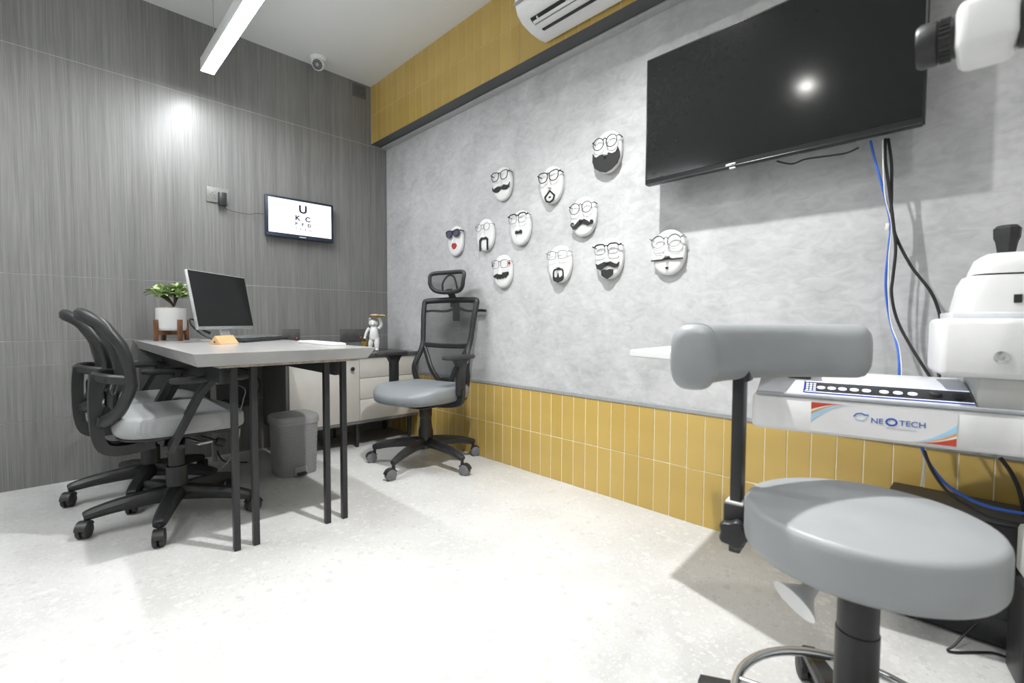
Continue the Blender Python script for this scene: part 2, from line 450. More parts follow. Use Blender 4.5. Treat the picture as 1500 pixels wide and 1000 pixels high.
# grey papered wall (y = 0) with ochre tile wainscot
wall_right = struct(obj('wall_right', G().bx(-.1, XR, 0, .1, 0, ZC), M_PAPER, smooth=0), 'mottled grey papered wall')
WT, RJ, TW, TO = .4719, .2359, .0767, 1.134
obj('grout_bed', G().bx(0, XR, -.0078, 0, 0, WT), M_GROUT, wall_right, smooth=0)
gw = .0030
def tile_mesh(w, h, m):
    g = G().box((0, 0, 0), (w - gw, .007, h - gw), .0012, seg=1)
    o = obj('tile', g, m, None, smooth=30); me = o.data; bpy.data.objects.remove(o); return me
wains = [tile_mesh(TW, RJ, M_TILE), tile_mesh(TW, RJ, M_TILE2)]
k0 = math.ceil((.02 - TO) / TW); nk = int((3.75 - TO) / TW)
for k in range(k0, nk):
    for row in range(2):
        o = bpy.data.objects.new('tile', random.choice(wains)); COL.objects.link(o); o.parent = wall_right
        o.location = (TO + (k + .5) * TW, -.0055 + random.uniform(-.0004, .0004), RJ * (row + .5))
struct(obj('trim_1', G().bx(0, XR, -.013, 0, WT, WT + .02, .003), M_TRIMG, smooth=0), 'grey metal cap strip above the ochre wainscot tiles')

# dropped beam with ochre tiles under the ceiling
SF, SB = -.1303, 2.2249
soffit = struct(obj('wall_beam', G().bx(0, XR, SF + .02, 0, 2.2249, ZC), M_TRIMD, smooth=0), 'dropped beam faced with ochre tiles')
obj('face_board', G().bx(0, XR, SF + .0012, SF + .022, SB, ZC), M_GROUT2, soffit, smooth=0)
SM = 2.4394
for (za, zb) in ((SB, SM), (SM, ZC)):
    mm = [tile_mesh(TW, zb - za, M_TILE), tile_mesh(TW, zb - za, M_TILE2)]
    for k in range(k0, nk):
        o = bpy.data.objects.new('tile', random.choice(mm)); COL.objects.link(o); o.parent = soffit
        o.location = (TO - .053 + (k + .5) * TW, SF + .0035 + random.uniform(-.0003, .0003), (za + zb) / 2)
obj('edge_trim', G().bx(0, XR, SF - .001, SF + .024, SB - .003, SB), M_TRIMD, soffit, smooth=0)
struct(obj('trim_2', G().bx(0, XR, -.046, 0, 2.213, 2.2245, .002), M_TRIML, smooth=0), 'light grey strip under the tiled beam')
# the two walls behind the camera
struct(obj('wall_back', G().bx(-.1, XR + .1, YB - .1, YB, 0, ZC), M_WHITE, smooth=0), 'plain white wall behind the camera')
struct(obj('wall_front', G().bx(XR, XR + .1, YB, .1, 0, ZC), M_WHITE, smooth=0), 'plain white wall at the right hand side')

# ================================================================== lamps
def pendant(x0, x1, y, z, label):
    t = thing('linear_pendant_light', label, 'light', ((x0 + x1) / 2, y, z), 0, 'linear pendant lights')
    h = (x1 - x0) / 2
    obj('housing', G().box((0, 0, .036), (2 * h, .066, .07), .004), M_PLAST, t)
    obj('diffuser', G().box((0, 0, -.001), (2 * h - .004, .060, .006), .002), M_LAMP, t)
    for s in (-1, 1):
        obj('end_cap', G().box((s * (h + .002), 0, .0345), (.004, .067, .072), .001), M_PLAST, t)
        w = obj('suspension_wire', G().cyl((s * (h - .15), 0, .07), (s * (h - .15), 0, ZC - z), .0015, seg=8), M_STEEL, t)
        obj('ceiling_cup', G().lathe([(.022, ZC - z - .02), (.03, ZC - z - .012), (.03, ZC - z)], 20, Matrix.Translation((s * (h - .15), 0, 0))), M_PLAST, t)
    return t
pendant(.28, 1.50, -1.275, 2.25, 'bright white linear pendant light hanging in front of dark panelled wall')
pendant(.28, 1.50, -2.80, 2.25, 'second linear pendant light left of the visitor chairs')
def downlight(x, y, power, label, size=122, blend=1.0):
    t = thing('downlight', label, 'light', (x, y, ZC), 0, 'recessed ceiling downlights')
    obj('ring', G().lathe([(.036, -.003), (.05, -.006), (.056, -.004), (.057, 0), (.036, 0)], 32, cap=False), M_PLAST, t)
    obj('lens', G().lathe([(.001, -.0015), (.036, -.0015), (.036, 0)], 32), M_BULB, t)
    ld = bpy.data.lights.new('downlight_lamp', 'SPOT'); ld.energy = power; ld.spot_size = R(size); ld.spot_blend = blend
    ld.shadow_soft_size = .028; ld.color = (1, .995, .985)
    lo = bpy.data.objects.new('downlight_lamp', ld); COL.objects.link(lo); lo.parent = t; lo.location = (0, 0, -.035)
    return t
downlight(2.37, -.93, SPOT_KEY, 'round white recessed downlight above the floor in front of the television')
downlight(2.37, -2.47, SPOT_FILL, 'round white recessed downlight over the open floor')
downlight(3.75, -1.55, SPOT_FILL, 'unseen fill downlight added behind the camera')  # lamp with no known source, added to fill the room with light

# ================================================================== ceiling and beam fittings
t = thing('security_camera', 'small white turret security camera under the ceiling by dark wall', 'camera', (.118, -.582, ZC))
obj('base', G().lathe([(.0, 0), (.052, 0), (.052, -.012), (.046, -.022), (.040, -.026), (0, -.026)], 28), M_PLAST, t)
ht = Matrix.Translation((.004, 0, -.042)) @ Vector((.62, -.55, -.55)).to_track_quat('Z', 'Y').to_matrix().to_4x4()
obj('head', G().lathe([(.020, -.034), (.034, -.022), (.041, 0), (.041, .022), (.037, .030), (.033, .031)], 28, ht), M_PLAST, t)
fr = obj('lens_plate', G().lathe([(.0, .030), (.033, .030), (.033, .0322), (0, .0322)], 28, ht), mat('smoke_glass', (.05, .05, .052), .3), t)
obj('lens', G().lathe([(0, .032), (.013, .032), (.012, .036), (.006, .038), (0, .038)], 20, ht), mat('lens_grey', (.30, .30, .30), .25), fr)
g = G()
for k in range(10): g.ball(ht @ Vector((.023 * math.cos(k * PI / 5), .023 * math.sin(k * PI / 5), .0325)), .0024, 8)
obj('infrared_led', g, M_TRIMG, fr)['kind'] = 'stuff'

t = thing('air_conditioner', 'white split air conditioner mounted on the ochre tiled beam', 'air conditioner', (1.80, SF - .004, 2.25))
prof = [(0, .002), (-.055, -.004), (-.11, .0), (-.17, .018), (-.205, .045), (-.222, .085), (-.226, .15), (-.224, .255), (-.215, .285), (-.19, .296), (0, .296)]
TL = Matrix(((0, 0, 1, 0), (1, 0, 0, 0), (0, 1, 0, 0), (0, 0, 0, 1)))
obj('body', G().prism(prof, .86, TL, .006), M_PLAST, t)
def slope_T(x, y, z, ang): return Matrix.Translation((x, y, z)) @ Matrix.Rotation(ang, 4, 'X')
a1 = math.atan2(.018, -.06) - PI
obj('louver_slot', G().box((0, 0, 0), (.78, .016, .010), .002, slope_T(0, 0, 0, 0)), M_PLBLK, t, loc=(.46, -.098, .0005))
obj('louver_slot', G().box((0, 0, 0), (.80, .026, .012), .002, Matrix.Rotation(R(-27), 4, 'X')), M_PLBLK, t, loc=(.46, -.164, .0165))
obj('vane', G().box((0, 0, 0), (.80, .030, .005), .002, Matrix.Rotation(R(-10), 4, 'X')), M_PLAST, t, loc=(.46, -.130, .001))
obj('vane', G().box((0, 0, 0), (.79, .018, .004), .0015, Matrix.Rotation(R(-48), 4, 'X')), M_PLAST, t, loc=(.46, -.160, .008))
for k in range(5):
    obj('vane_rib', G().box((.10 + k * .17, -.165, .012), (.004, .022, .012)), M_PLAST, t)
obj('gap_stripe', G().bar([(0, -.2235, .088), (.86, -.2235, .088)], .004, .014), M_TRIMG, t)  # grey bar standing in for the dark gap between front panel and body

# ================================================================== television on the grey wall
t = thing('television', 'large black wall mounted television with lamp glare on its screen', 'television', (2.812, -.105, 1.697))
W2, H2 = .447, .258
obj('rear_shell', G().box((0, .016, -.01), (2 * W2 - .02, .03, 2 * H2 - .04), .01).box((0, .045, -.04), (.60, .04, .30), .015), M_TVB, t)
obj('bezel', G().box((0, -.012, 0), (2 * W2, .028, 2 * H2), .003), M_TVB, t)
obj('screen', G().box((0, -.0268, .006), (2 * W2 - .014, .002, 2 * H2 - .026)), M_SCREEN, t, smooth=0)
obj('bottom_rail', G().box((0, -.014, -H2 - .001), (2 * W2 - .01, .026, .006), .002), M_TVB, t)
lg = obj('logo_plate', G().box((-.095, -.0275, -H2 + .004), (.036, .003, .010), .001), M_STEEL, t)
obj('receiver_window', G().box((-.090, -.020, -H2 - .007), (.022, .012, .006), .002), M_PLASTG, t)
g = G()
for k in range(24): g.box((.13 + k * .0065, -.008, -H2 - .003), (.0028, .018, .003))
obj('speaker_slots', g, M_PLBLK, t)
obj('wall_bracket', G().box((0, .082, -.02), (.42, .035, .22), .004), M_METBLK, t)

def cable(name, pts, r, m, label, cat='cable', n=7, seg=8, group=None):
    return tag(obj(name, G().tube(pts, r, seg, smooth=n), m), label, cat, group)
def on_y(px, py, y):
    d = fw + rr * ((px - 750) / FPX) + uu * ((500 - py) / FPX)
    return CAM + d * ((y - CAM.y) / d.y)
def on_z(px, py, z):
    d = fw + rr * ((px - 750) / FPX) + uu * ((500 - py) / FPX)
    return CAM + d * ((z - CAM.z) / d.z)
def at_depth(px, py, dd): return CAM + (fw + rr * ((px - 750) / FPX) + uu * ((500 - py) / FPX)) * dd
def hang(P, ys): return [tuple(on_y(x, y, yy)) for (x, y), yy in zip(P, ys)]
P = [(1275, 206), (1281, 232), (1292, 272), (1304, 325), (1302, 360), (1298, 400), (1298, 430), (1304, 470), (1314, 505), (1317, 530), (1317, 556)]
cable('network_cable', hang(P, [-.08] * 3 + [-.06] * 5 + [-.09, -.12, -.13]), .0035, M_BLUE, 'blue network cable hanging from the television')
P = [(1293, 205), (1294, 250), (1297, 290), (1306, 330), (1302, 380), (1302, 440), (1306, 475), (1316, 505), (1320, 530), (1321, 555)]
cable('thin_cable', hang(P, [-.085] * 3 + [-.07] * 4 + [-.09, -.12, -.13]), .002, M_CABLEW, 'thin white cable hanging beside the blue one')
P = [(1297, 203), (1297, 235), (1303, 280), (1309, 330), (1312, 365), (1308, 405), (1306, 430), (1313, 465), (1330, 500), (1358, 545), (1366, 556)]
cable('power_cable', hang(P, [-.075] * 8 + [-.09, -.12, -.13]), .0042, M_CABLE, 'black cable under the television ending on the white instrument table')
P = [(1301, 203), (1306, 240), (1306, 285), (1306, 320), (1314, 350), (1335, 390), (1362, 425), (1375, 455), (1378, 480), (1375, 510), (1375, 545), (1377, 556)]
cable('power_cable', hang(P, [-.065] * 8 + [-.075, -.09, -.12, -.13]), .0042, M_CABLE, 'black cable under the television swinging right to the slit lamp')
tag(obj('cable_tag', G().box(tuple(on_y(1299.5, 332, -.062)), (.010, .003, .022), .001, ('Y', R(8))), M_PLASTG), 'small cream tag clipped on the hanging cables', 'tag')
P = [(1138, 236), (1160, 240), (1180, 233), (1215, 228), (1240, 224), (1258, 216)]
cable('loose_cable', hang(P, [-.105] * 6), .003, M_CABLE, 'short black cable drooping along the television underside')

# ================================================================== face masks
MW, MH = .0775, .0985
MF = superell(2 * MW, 2 * MH, 2.15, 40)
def UV(pts): return [(u * MW, v * MH) for u, v in pts]
ZP = .0285
def plate(poly, m, t, name, z=ZP, d=.005): return obj(name, G().prism(UV(poly), d, Matrix.Translation((0, 0, z))), m, t, smooth=0)
def lens_ring(kind, cx, rw, rh, n=20):
    e = {'round': 2.0, 'way': 2.7, 'rect': 3.2}[kind]
    out = []
    for j in range(n):
        a = 2 * PI * j / n; c, s_ = math.cos(a), math.sin(a)
        x = math.copysign(abs(c) ** (2 / e), c) * rw; y = math.copysign(abs(s_) ** (2 / e), s_) * rh
        if kind == 'way': x *= (1 + .16 * (y / rh)); y += .1 * rh * (x / rw) * (1 if cx > 0 else -1) * (y > 0)
        out.append((cx * MW + x, y))
    return out
def glasses(t, kind='round', v=.42, r=.0014, rw=.029, rh=.026, m=None, brow=0, dark=None, sep=.48, tilt=0):
    m = m or M_FELT
    gl = G(); z = .042; r *= 1.25; brow *= 1.1
    for s in (-1, 1):
        ring = lens_ring(kind, s * sep, rw, rh)
        gl.tube([(x, y + v * MH, z) for x, y in ring], r, 6, closed=True)
        if brow:
            top = [(x, y + v * MH + .0005, z) for x, y in ring if y > rh * .25]; top.sort()
            gl.tube(top, brow, 6)
            gl.tube([top[0 if s < 0 else -1], (s * MW * 1.04, v * MH + rh * .75, z - .004)], brow, 6)
        gl.tube([(s * (sep * MW + rw * .95), v * MH + rh * .55, z), (s * MW * 1.0, v * MH + rh * .62, z - .008), (s * MW * .98, v * MH + rh * .5, .008)], r * 1.1, 6)
    gl.tube([(-sep * MW + rw * .9, v * MH + rh * .45, z), (0, v * MH + rh * .72, z + .003), (sep * MW - rw * .9, v * MH + rh * .45, z)], max(r * 1.1, brow * .8), 6, smooth=3)
    o = obj('glasses', gl, m, t)
    for s in (-1, 1):
        if dark: obj('lens', G().prism([(x, y + v * MH) for x, y in lens_ring(kind, s * sep, rw * .97, rh * .97)], .0015, Matrix.Translation((0, 0, z - .0008))), dark, o, smooth=0)
        else: obj('lens_edge', G().tube([(x, y + v * MH, z - .001) for x, y in lens_ring(kind, s * sep, rw * .95, rh * .95)], .0005, 5, closed=True), M_LGREY, o)
    return o
def mask(x, z, label):
    t = thing('face_mask', label, 'wall mask', (x, 0, z), 0, 'white face masks on the grey wall')
    t.rotation_euler = (R(90), 0, random.uniform(-.01, .01))
    obj('face', G().loft(MF, [(.985, .003), (1, .006), (1, .014), (.985, .019), (.93, .0235), (.8, .0265), (.5, .0278), (.02, .028)]), M_MASK, t, 60)
    nose = G().loft([(-.0085, 0), (.0085, 0), (.0040, .014), (.0, .017), (-.0040, .014)], [(.3, .058), (.7, .04), (1.0, .0), (1.5, -.014), (1.6, -.018), (.5, -.0215)], T=Matrix(((1, 0, 0, 0), (0, 0, 1, 0), (0, 1, 0, .0265), (0, 0, 0, 1))))
    obj('nose', nose, M_MASK, t, 60)
    return t
t = mask(.915, 1.389, 'white face mask with dark sunglasses and red lips')
glasses(t, 'way', .46, .0028, .030, .022, M_FELT, .0022, M_LENSD)
plate([(-.33, -.32), (-.18, -.17), (-.06, -.13), (0, -.17), (.08, -.13), (.2, -.18), (.36, -.33), (.2, -.48), (0, -.56), (-.2, -.48)], M_RED, t, 'lips')
t = mask(1.213, 1.391, 'white face mask with thin round glasses and long horseshoe moustache')
glasses(t, 'round', .44, .0011, .027, .022, M_TRIMD); [obj('nose_pad', G().ball((x_, .035, .038), .0026, 6), M_FELT, t) for x_ in (-.006, .006)]
plate([(-.5, -1.0), (-.54, -.32), (-.36, -.18), (-.05, -.12), (.3, -.16), (.5, -.30), (.5, -.98), (.36, -.98), (.34, -.36), (.2, -.29), (-.22, -.29), (-.36, -.38), (-.36, -1.0)], M_FELT, t, 'moustache')
t = mask(1.514, 1.392, 'white face mask with black browline glasses and small toothbrush moustache')
glasses(t, 'rect', .50, .0007, .031, .025, M_STEEL, 0); glasses(t, 'rect', .52, .0008, .030, .026, M_FELT, .0032)
plate([(-.32, -.34), (-.36, -.24), (-.28, -.14), (-.08, -.10), (0, -.13), (.08, -.10), (.26, -.14), (.34, -.24), (.30, -.36), (.05, -.32), (-.05, -.32)], M_FELT, t, 'moustache')
t = mask(1.364, 1.670, 'white face mask with black framed glasses and upturned handlebar moustache')
glasses(t, 'way', .42, .0019, .030, .025, M_FELT, .0021)
plate([(-.97, -.10), (-.82, -.24), (-.62, -.19), (-.35, -.13), (-.12, -.18), (0, -.27), (.12, -.16), (.35, -.10), (.6, -.17), (.82, -.20), (.97, -.04), (.90, -.30), (.6, -.42), (.25, -.40), (0, -.33), (-.25, -.46), (-.6, -.46), (-.9, -.34)], M_FELT, t, 'moustache')
t = mask(1.744, 1.587, 'white face mask with black glasses and diamond shaped goatee ring')
glasses(t, 'way', .40, .0021, .031, .026, M_FELT, .0026)
obj('beard', G().bar([(x, y, ZP + .001) for x, y in UV([(0, -.32), (.42, -.62), (.30, -.84), (0, -.94), (-.32, -.84), (-.44, -.62)])], .0105, .006, closed=True), M_FELT, t, 30)
obj('mouth', G().ball((0, -.66 * MH, ZP), (.010, .0045, .003), 10), M_FELT, t)
t = mask(1.369, 1.156, 'white face mask with thin glasses, red temple tip and walrus moustache')
glasses(t, 'rect', .42, .0011, .031, .023, M_TRIMD, .0016); obj('red_tip', G().box((MW * .93, .44 * MH, .034), (.010, .016, .012), .003), M_RED, t); obj('black_tip', G().box((-MW * .95, .40 * MH, .032), (.005, .016, .010), .002), M_FELT, t)
plate([(-.88, -.26), (-.55, -.14), (-.1, -.12), (.3, -.08), (.78, -.06), (.84, -.2), (.6, -.34), (.5, -.42), (.32, -.36), (.22, -.45), (.06, -.38), (-.1, -.47), (-.22, -.40), (-.4, -.46), (-.52, -.36), (-.72, -.36)], M_FELT, t, 'moustache')
t = mask(1.807, 1.163, 'white face mask with thin wire glasses and rounded goatee with soul patch')
glasses(t, 'rect', .46, .0010, .031, .021, M_TRIMD, .0012)
obj('beard', G().bar([(q.x, q.y, ZP + .001) for q in spline([(*q, 0) for q in UV([(-.36, -.32), (0, -.27), (.36, -.32), (.42, -.6), (.36, -.84), (0, -.93), (-.36, -.84), (-.42, -.6)])], 4, True)], .008, .006, closed=True), M_FELT, t, 30)
plate([(-.42, -.62), (-.2, -.72), (-.08, -.70), (0, -.46), (.08, -.70), (.2, -.72), (.42, -.62), (.36, -.88), (0, -1.0), (-.36, -.88)], M_FELT, t, 'chin_patch')
t = mask(2.098, 1.672, 'white face mask with round glasses and full black beard')
glasses(t, 'round', .40, .0017, .030, .028)
plate([(-.98, .06), (-.88, -.09), (-.70, -.16), (-.45, -.10), (-.2, -.08), (0, -.16), (.2, -.08), (.45, -.17), (.7, -.14), (.86, .06), (.97, -.16), (.98, -.42), (.82, -.70), (.45, -.90), (0, -1.0), (-.42, -.90), (-.82, -.68), (-1, -.34)], M_FELT, t, 'beard')
obj('mouth', G().ball((-.01 * MW, -.30 * MH, ZP + .005), (.004, .006, .002), 8), M_PLBLK2, t)
t = mask(1.958, 1.388, 'white face mask with round glasses and curled imperial moustache')
glasses(t, 'round', .40, .0016, .030, .027)
plate([(-.86, -.42), (-.66, -.46), (-.40, -.30), (-.18, -.17), (0, -.22), (.18, -.15), (.40, -.24), (.62, -.36), (.84, -.30), (.72, -.48), (.45, -.52), (.2, -.43), (0, -.38), (-.2, -.46), (-.45, -.58), (-.70, -.60)], M_FELT, t, 'moustache')
for s in (-1, 1):
    obj('curl', G().bar([(s * MW * .76 + .0085 * math.cos(a), -.36 * MH + .0085 * math.sin(a), ZP + .0025) for a in [(-1.9 + .42 * j) if s > 0 else (PI + 1.9 - .42 * j) for j in range(12)]], .0058, .005), M_FELT, t)
t = mask(2.113, 1.164, 'white face mask with black browline glasses, moustache and chin goatee')
glasses(t, 'rect', .42, .0007, .030, .024, M_STEEL); glasses(t, 'rect', .44, .0008, .030, .024, M_FELT, .0032)
plate([(-.86, -.20), (-.7, -.28), (-.5, -.23), (-.2, -.15), (0, -.21), (.2, -.15), (.5, -.26), (.68, -.31), (.86, -.20), (.76, -.43), (.5, -.48), (.2, -.38), (0, -.36), (-.2, -.40), (-.5, -.54), (-.76, -.46)], M_FELT, t, 'moustache')
plate([(-.44, -.56), (-.2, -.52), (0, -.56), (.2, -.52), (.42, -.56), (.40, -.80), (.2, -.92), (0, -1.0), (-.22, -.92), (-.42, -.80)], M_FELT, t, 'goatee')
t = mask(2.419, 1.163, 'white face mask with round glasses, pencil straight moustache and tiny soul patch')
glasses(t, 'round', .40, .0008, .031, .029, M_STEEL); glasses(t, 'round', .46, .0008, .030, .026, M_TRIMD, .0016)
plate([(-.95, -.30), (-.3, -.29), (-.12, -.22), (0, -.26), (.12, -.22), (.3, -.29), (.93, -.30), (.93, -.355), (.3, -.36), (0, -.33), (-.3, -.36), (-.95, -.355)], M_FELT, t, 'moustache')
plate([(-.1, -.65), (.1, -.65), (.02, -.75), (-.02, -.75)], M_FELT, t, 'soul_patch')

# ================================================================== dark wall fittings
TX = Matrix(((0, 0, 1, 0), (1, 0, 0, 0), (0, 1, 0, 0), (0, 0, 0, 1)))       # local x -> +y, y -> +z, z -> +x
t = thing('wall_screen', 'small wall screen with white eye chart letters on dark wall', 'screen', (.045, -.688, 1.556))
t.rotation_euler = (0, 0, R(-1))
sw, sh = .226, .136
obj('frame', G().box((-.008, 0, 0), (.03, 2 * sw, 2 * sh), .004), M_NAVY, t)
obj('display', G().box((.0075, 0, .006), (.002, 2 * sw - .034, 2 * sh - .044)), M_CHART, t, smooth=0)
obj('bottom_lip', G().box((.008, 0, -sh + .010), (.004, 2 * sw - .004, .018), .002), M_NAVY, t)
obj('wall_mount', G().box((-.032, 0, 0), (.026, .12, .10), .003), M_METBLK, t)
obj('logo', G().box((.0105, .008, -sh + .013), (.001, .044, .006), .0005), M_PLAST, t)
for s, sz, y, z, m_, xs in (('U', .074, .012, .066, M_INK, 1.1), ('K', .047, -.024, .005, M_INK, 1.1), ('C', .047, .044, .003, M_INK, 1.1), ('P', .030, -.034, -.036, M_INK, 1.1), ('F', .030, .010, -.036, M_INK, 1.1), ('D', .030, .054, -.038, M_INK, 1.1), ('T', .020, -.034, -.069, M_INK2, 1.1), ('S', .020, -.004, -.069, M_INK2, 1.1), ('E', .020, .028, -.070, M_INK2, 1.1), ('H', .020, .062, -.071, M_INK2, 1.1)):
    text(s, sz, m_, t, Matrix.Translation((.0092, y, z)) @ TX, 'chart_letter', xs=xs, bold=sz * .03)
def socket(y, z, w, h, label, m, kind=0):
    t = thing('wall_socket', label, 'socket', (0, y, z))
    obj('plate', G().box((.005, 0, 0), (.010, w, h), .002), m, t)
    n = max(1, round(w / .075))
    for k in range(n):
        yy = (k - (n - 1) / 2) * (w / n)
        s_ = obj('insert', G().box((.0105, yy, 0), (.003, w / n * .72, h * .58), .001), M_PLATED if m is M_PLATED else M_PLATE, t)
        obj('pin_hole', G().box((.0122, yy - .009, -.004), (.001, .004, .006)).box((.0122, yy + .009, -.004), (.001, .004, .006)).box((.0122, yy, .010), (.001, .005, .005)), M_PLBLK, s_)
    if kind: obj('indicator', G().box((.0125, w * .3, -h * .22), (.002, .005, .005)), M_LED, t)
    return t
socket(-1.177, 1.637, .120, .092, 'pale grey wall plate holding a black plug adapter', M_PLATE)
t = thing('power_adapter', 'black plug adapter in the pale wall plate', 'adapter', (.012, -1.157, 1.622))
obj('body', G().box((.018, 0, -.01), (.034, .042, .082), .004), M_PLBLK, t)
obj('cable', G().tube([(.02, .01, -.05), (.018, .02, -.064), (.006, .06, -.072), (.004, .12, -.076), (.004, .16, -.074), (.004, .20, -.062), (.005, .26, -.058), (.015, .30, -.058)], .0016, 6, smooth=6), M_CABLE, t)
socket(-.749, .757, .115, .086, 'dark wall socket above the desk with a red light', M_PLATED, 1)
socket(-.298, .752, .205, .09, 'wide dark wall socket strip behind the cat figurine', M_PLATED, 1)
t = thing('switch_plate', 'dark recessed plate high in the corner under the ceiling', 'wall plate', (0, -.229, 2.594))
obj('frame', G().box((.004, 0, 0), (.008, .108, .092), .002), M_PLATED, t)
obj('insert', G().box((.008, 0, 0), (.003, .066, .052), .001), M_TRIMD, t)
obj('rocker', G().box((.010, .012, 0), (.003, .024, .03), .001), M_PLATED, t)

# ================================================================== desk and what stands on it
ZT = .745
t = thing('desk', 'grey topped desk on thin black paired legs against dark wall', 'desk', (0, 0, 0))
tv = [(.004, -1.607, ZT), (1.555, -1.607, ZT), (1.555, -.944, ZT), (.004, -.944, ZT), (.004, -1.586, .697), (1.497, -1.586, .697), (1.497, -.955, .697), (.004, -.955, .697)]
obj('top', G().add(tv, [(0, 1, 2, 3), (7, 6, 5, 4), (0, 4, 5, 1), (1, 5, 6, 2), (2, 6, 7, 3), (3, 7, 4, 0)]), M_DESK, t, smooth=0)
for y in (-1.468, -1.402, -1.124, -1.050):
    obj('leg', G().bx(1.447, 1.473, y - .011, y + .011, 0, .692, .002), M_METBLK, t)
obj('leg_plate', G().bx(1.40, 1.485, -1.52, -.99, .687, .697, .001), mat('raw_board', (.33, .29, .24), .7, var=.25, scale=50), t)
obj('apron', G().bx(.12, 1.40, -1.50, -1.47, .62, .697, .002), M_METBLK, t)
obj('apron', G().bx(.12, 1.40, -1.06, -1.03, .62, .697, .002), M_METBLK, t)
obj('rear_leg', G().bx(.105, .135, -1.262, -1.236, 0, .697, .002), M_TRIMG, t)
obj('end_panel', G().bx(.004, .03, -1.59, -1.02, .30, .697, .002), M_TRIMD, t)
tag(obj('cable_box', G().bx(.031, .06, -1.235, -1.16, .46, .60, .004).bx(.031, .062, -1.215, -1.18, .60, .612, .002), M_PLASTG), 'small white cable box under the desk on dark end panel', 'box')
cable('power_cable', [(.06, -1.19, .50), (.10, -1.12, .56), (.16, -1.03, .52), (.18, -1.01, .42), (.14, -1.10, .34), (.10, -1.20, .36), (.10, -1.25, .20), (.16, -1.22, .012), (.30, -1.12, .006)], .0045, M_CABLE, 'black cable looping in the dark under the desk')
cable('thin_cable', [(.34, -1.30, .006), (.45, -1.33, .02), (.56, -1.28, .10), (.60, -1.24, .22), (.56, -1.22, .30), (.50, -1.20, .36), (.40, -1.16, .40), (.20, -1.10, .44), (.062, -1.16, .47)], .003, M_CABLEW, 'pale cable hanging under the desk near the visitor chair')

# monitor
nA = R(44); n = Vector((math.cos(nA), math.sin(nA), 0)); wdir = Vector((-math.sin(nA), math.cos(nA), 0))
bl = Vector((.62, -1.412, .812)); MWd, MHt = .485, .308
mid = bl + wdir * MWd / 2
t = thing('computer_monitor', 'silver framed black computer monitor tilted back on the desk', 'monitor', (mid.x, mid.y, ZT), nA - PI / 2 + PI / 2)
# local frame: +x = screen normal, +y = screen width direction
tl = Matrix.Translation((0, 0, .812 - ZT)) @ Matrix.Rotation(R(-10), 4, 'Y')
hp = MHt / 2
obj('frame', G().put(G().box((-.008, 0, hp), (.016, MWd, MHt), .003), tl), M_ALU, t)
obj('panel', G().put(G().box((.0005, 0, hp + .006), (.002, MWd - .008, MHt - .020), 0), tl), M_SCREEN, t, smooth=0)
obj('rear_housing', G().put(G().box((-.028, 0, hp - .03), (.026, .26, .18), .012), tl), M_ALU, t)
obj('buttons', G().put(G().box((.0005, -.20, .008), (.001, .018, .003)).box((.0005, -.05, .008), (.001, .012, .002)).box((.0005, .04, .008), (.001, .003, .003)), tl), M_TRIMG, t)
obj('stand', G().bar([(-.045, 0, .16), (-.035, 0, .10), (-.015, 0, .012)], .075, .012, up=(1, 0, 0)), M_ALU, t)
obj('base', G().loft(superell(.17, .24, 3.5), [(1, 0), (1, .006), (.97, .010)], T=Matrix.Translation((-.03, 0, 0))), M_ALU, t)
obj('plug', G().cyl((-.03, -.11, .045), (-.055, -.135, .062), .008, .005), M_PLBLK, t)
obj('cord', G().tube([(-.05, -.13, .06), (-.06, -.16, .10), (-.07, -.20, .12), (-.05, -.225, .09), (-.01, -.20, .04), (.04, -.17, .010), (.08, -.16, .008)], .004, 8, smooth=6), M_CABLE, t)
# keyboard
t = thing('keyboard', 'black keyboard with pale key legends in front of the monitor', 'keyboard', (.535, -1.125, ZT), nA)
obj('case', G().box((0, 0, .0145), (.145, .44, .014), .005, ('Y', R(5))), M_PLBLK, t)
keyg = G().box((0, 0, 0), (.0145, .0155, .006), .002, seg=1); kme = None
kg2 = mat('key_grey', (.10, .105, .11), .5)
for r_ in range(5):
    for c in range(18):
        if kme is None:
            o = obj('key', keyg, kg2, t, 30); kme = o.data
        else:
            o = bpy.data.objects.new('key', kme); COL.objects.link(o); o.parent = t
        o.location = (-.046 + r_ * .0215, -.200 + c * .0235, .0250 + .0019 * (2 - r_)); o.rotation_euler = (0, R(5), 0)
# wooden block
t = thing('wooden_block', 'small triangular light wood block on the desk', 'wood block', (.812, -1.345, ZT), math.atan2(.11, -.10))
obj('block', G().prism([(-.031, 0), (.031, 0), (0, .042)], .135, Matrix(((0, 0, 1, -.0675), (1, 0, 0, 0), (0, 1, 0, 0), (0, 0, 0, 1))), .0015), M_PINE, t, 30)
obj('dowel_hole', G().cyl((-.069, .0, .012), (-.067, .0, .012), .004, seg=12), M_PLBLK, t)
# white tablet near the far edge
t = thing('tray', 'thin white tray at the far edge of the desk', 'tray', (1.11, -1.0, ZT))
obj('body', G().box((0, 0, .005), (.40, .075, .010), .003), M_PLAST, t)
obj('rim', G().bar([(-.19, -.03, .011), (.19, -.03, .011), (.19, .03, .011), (-.19, .03, .011)], .006, .003, closed=True), M_PLASTG, t)

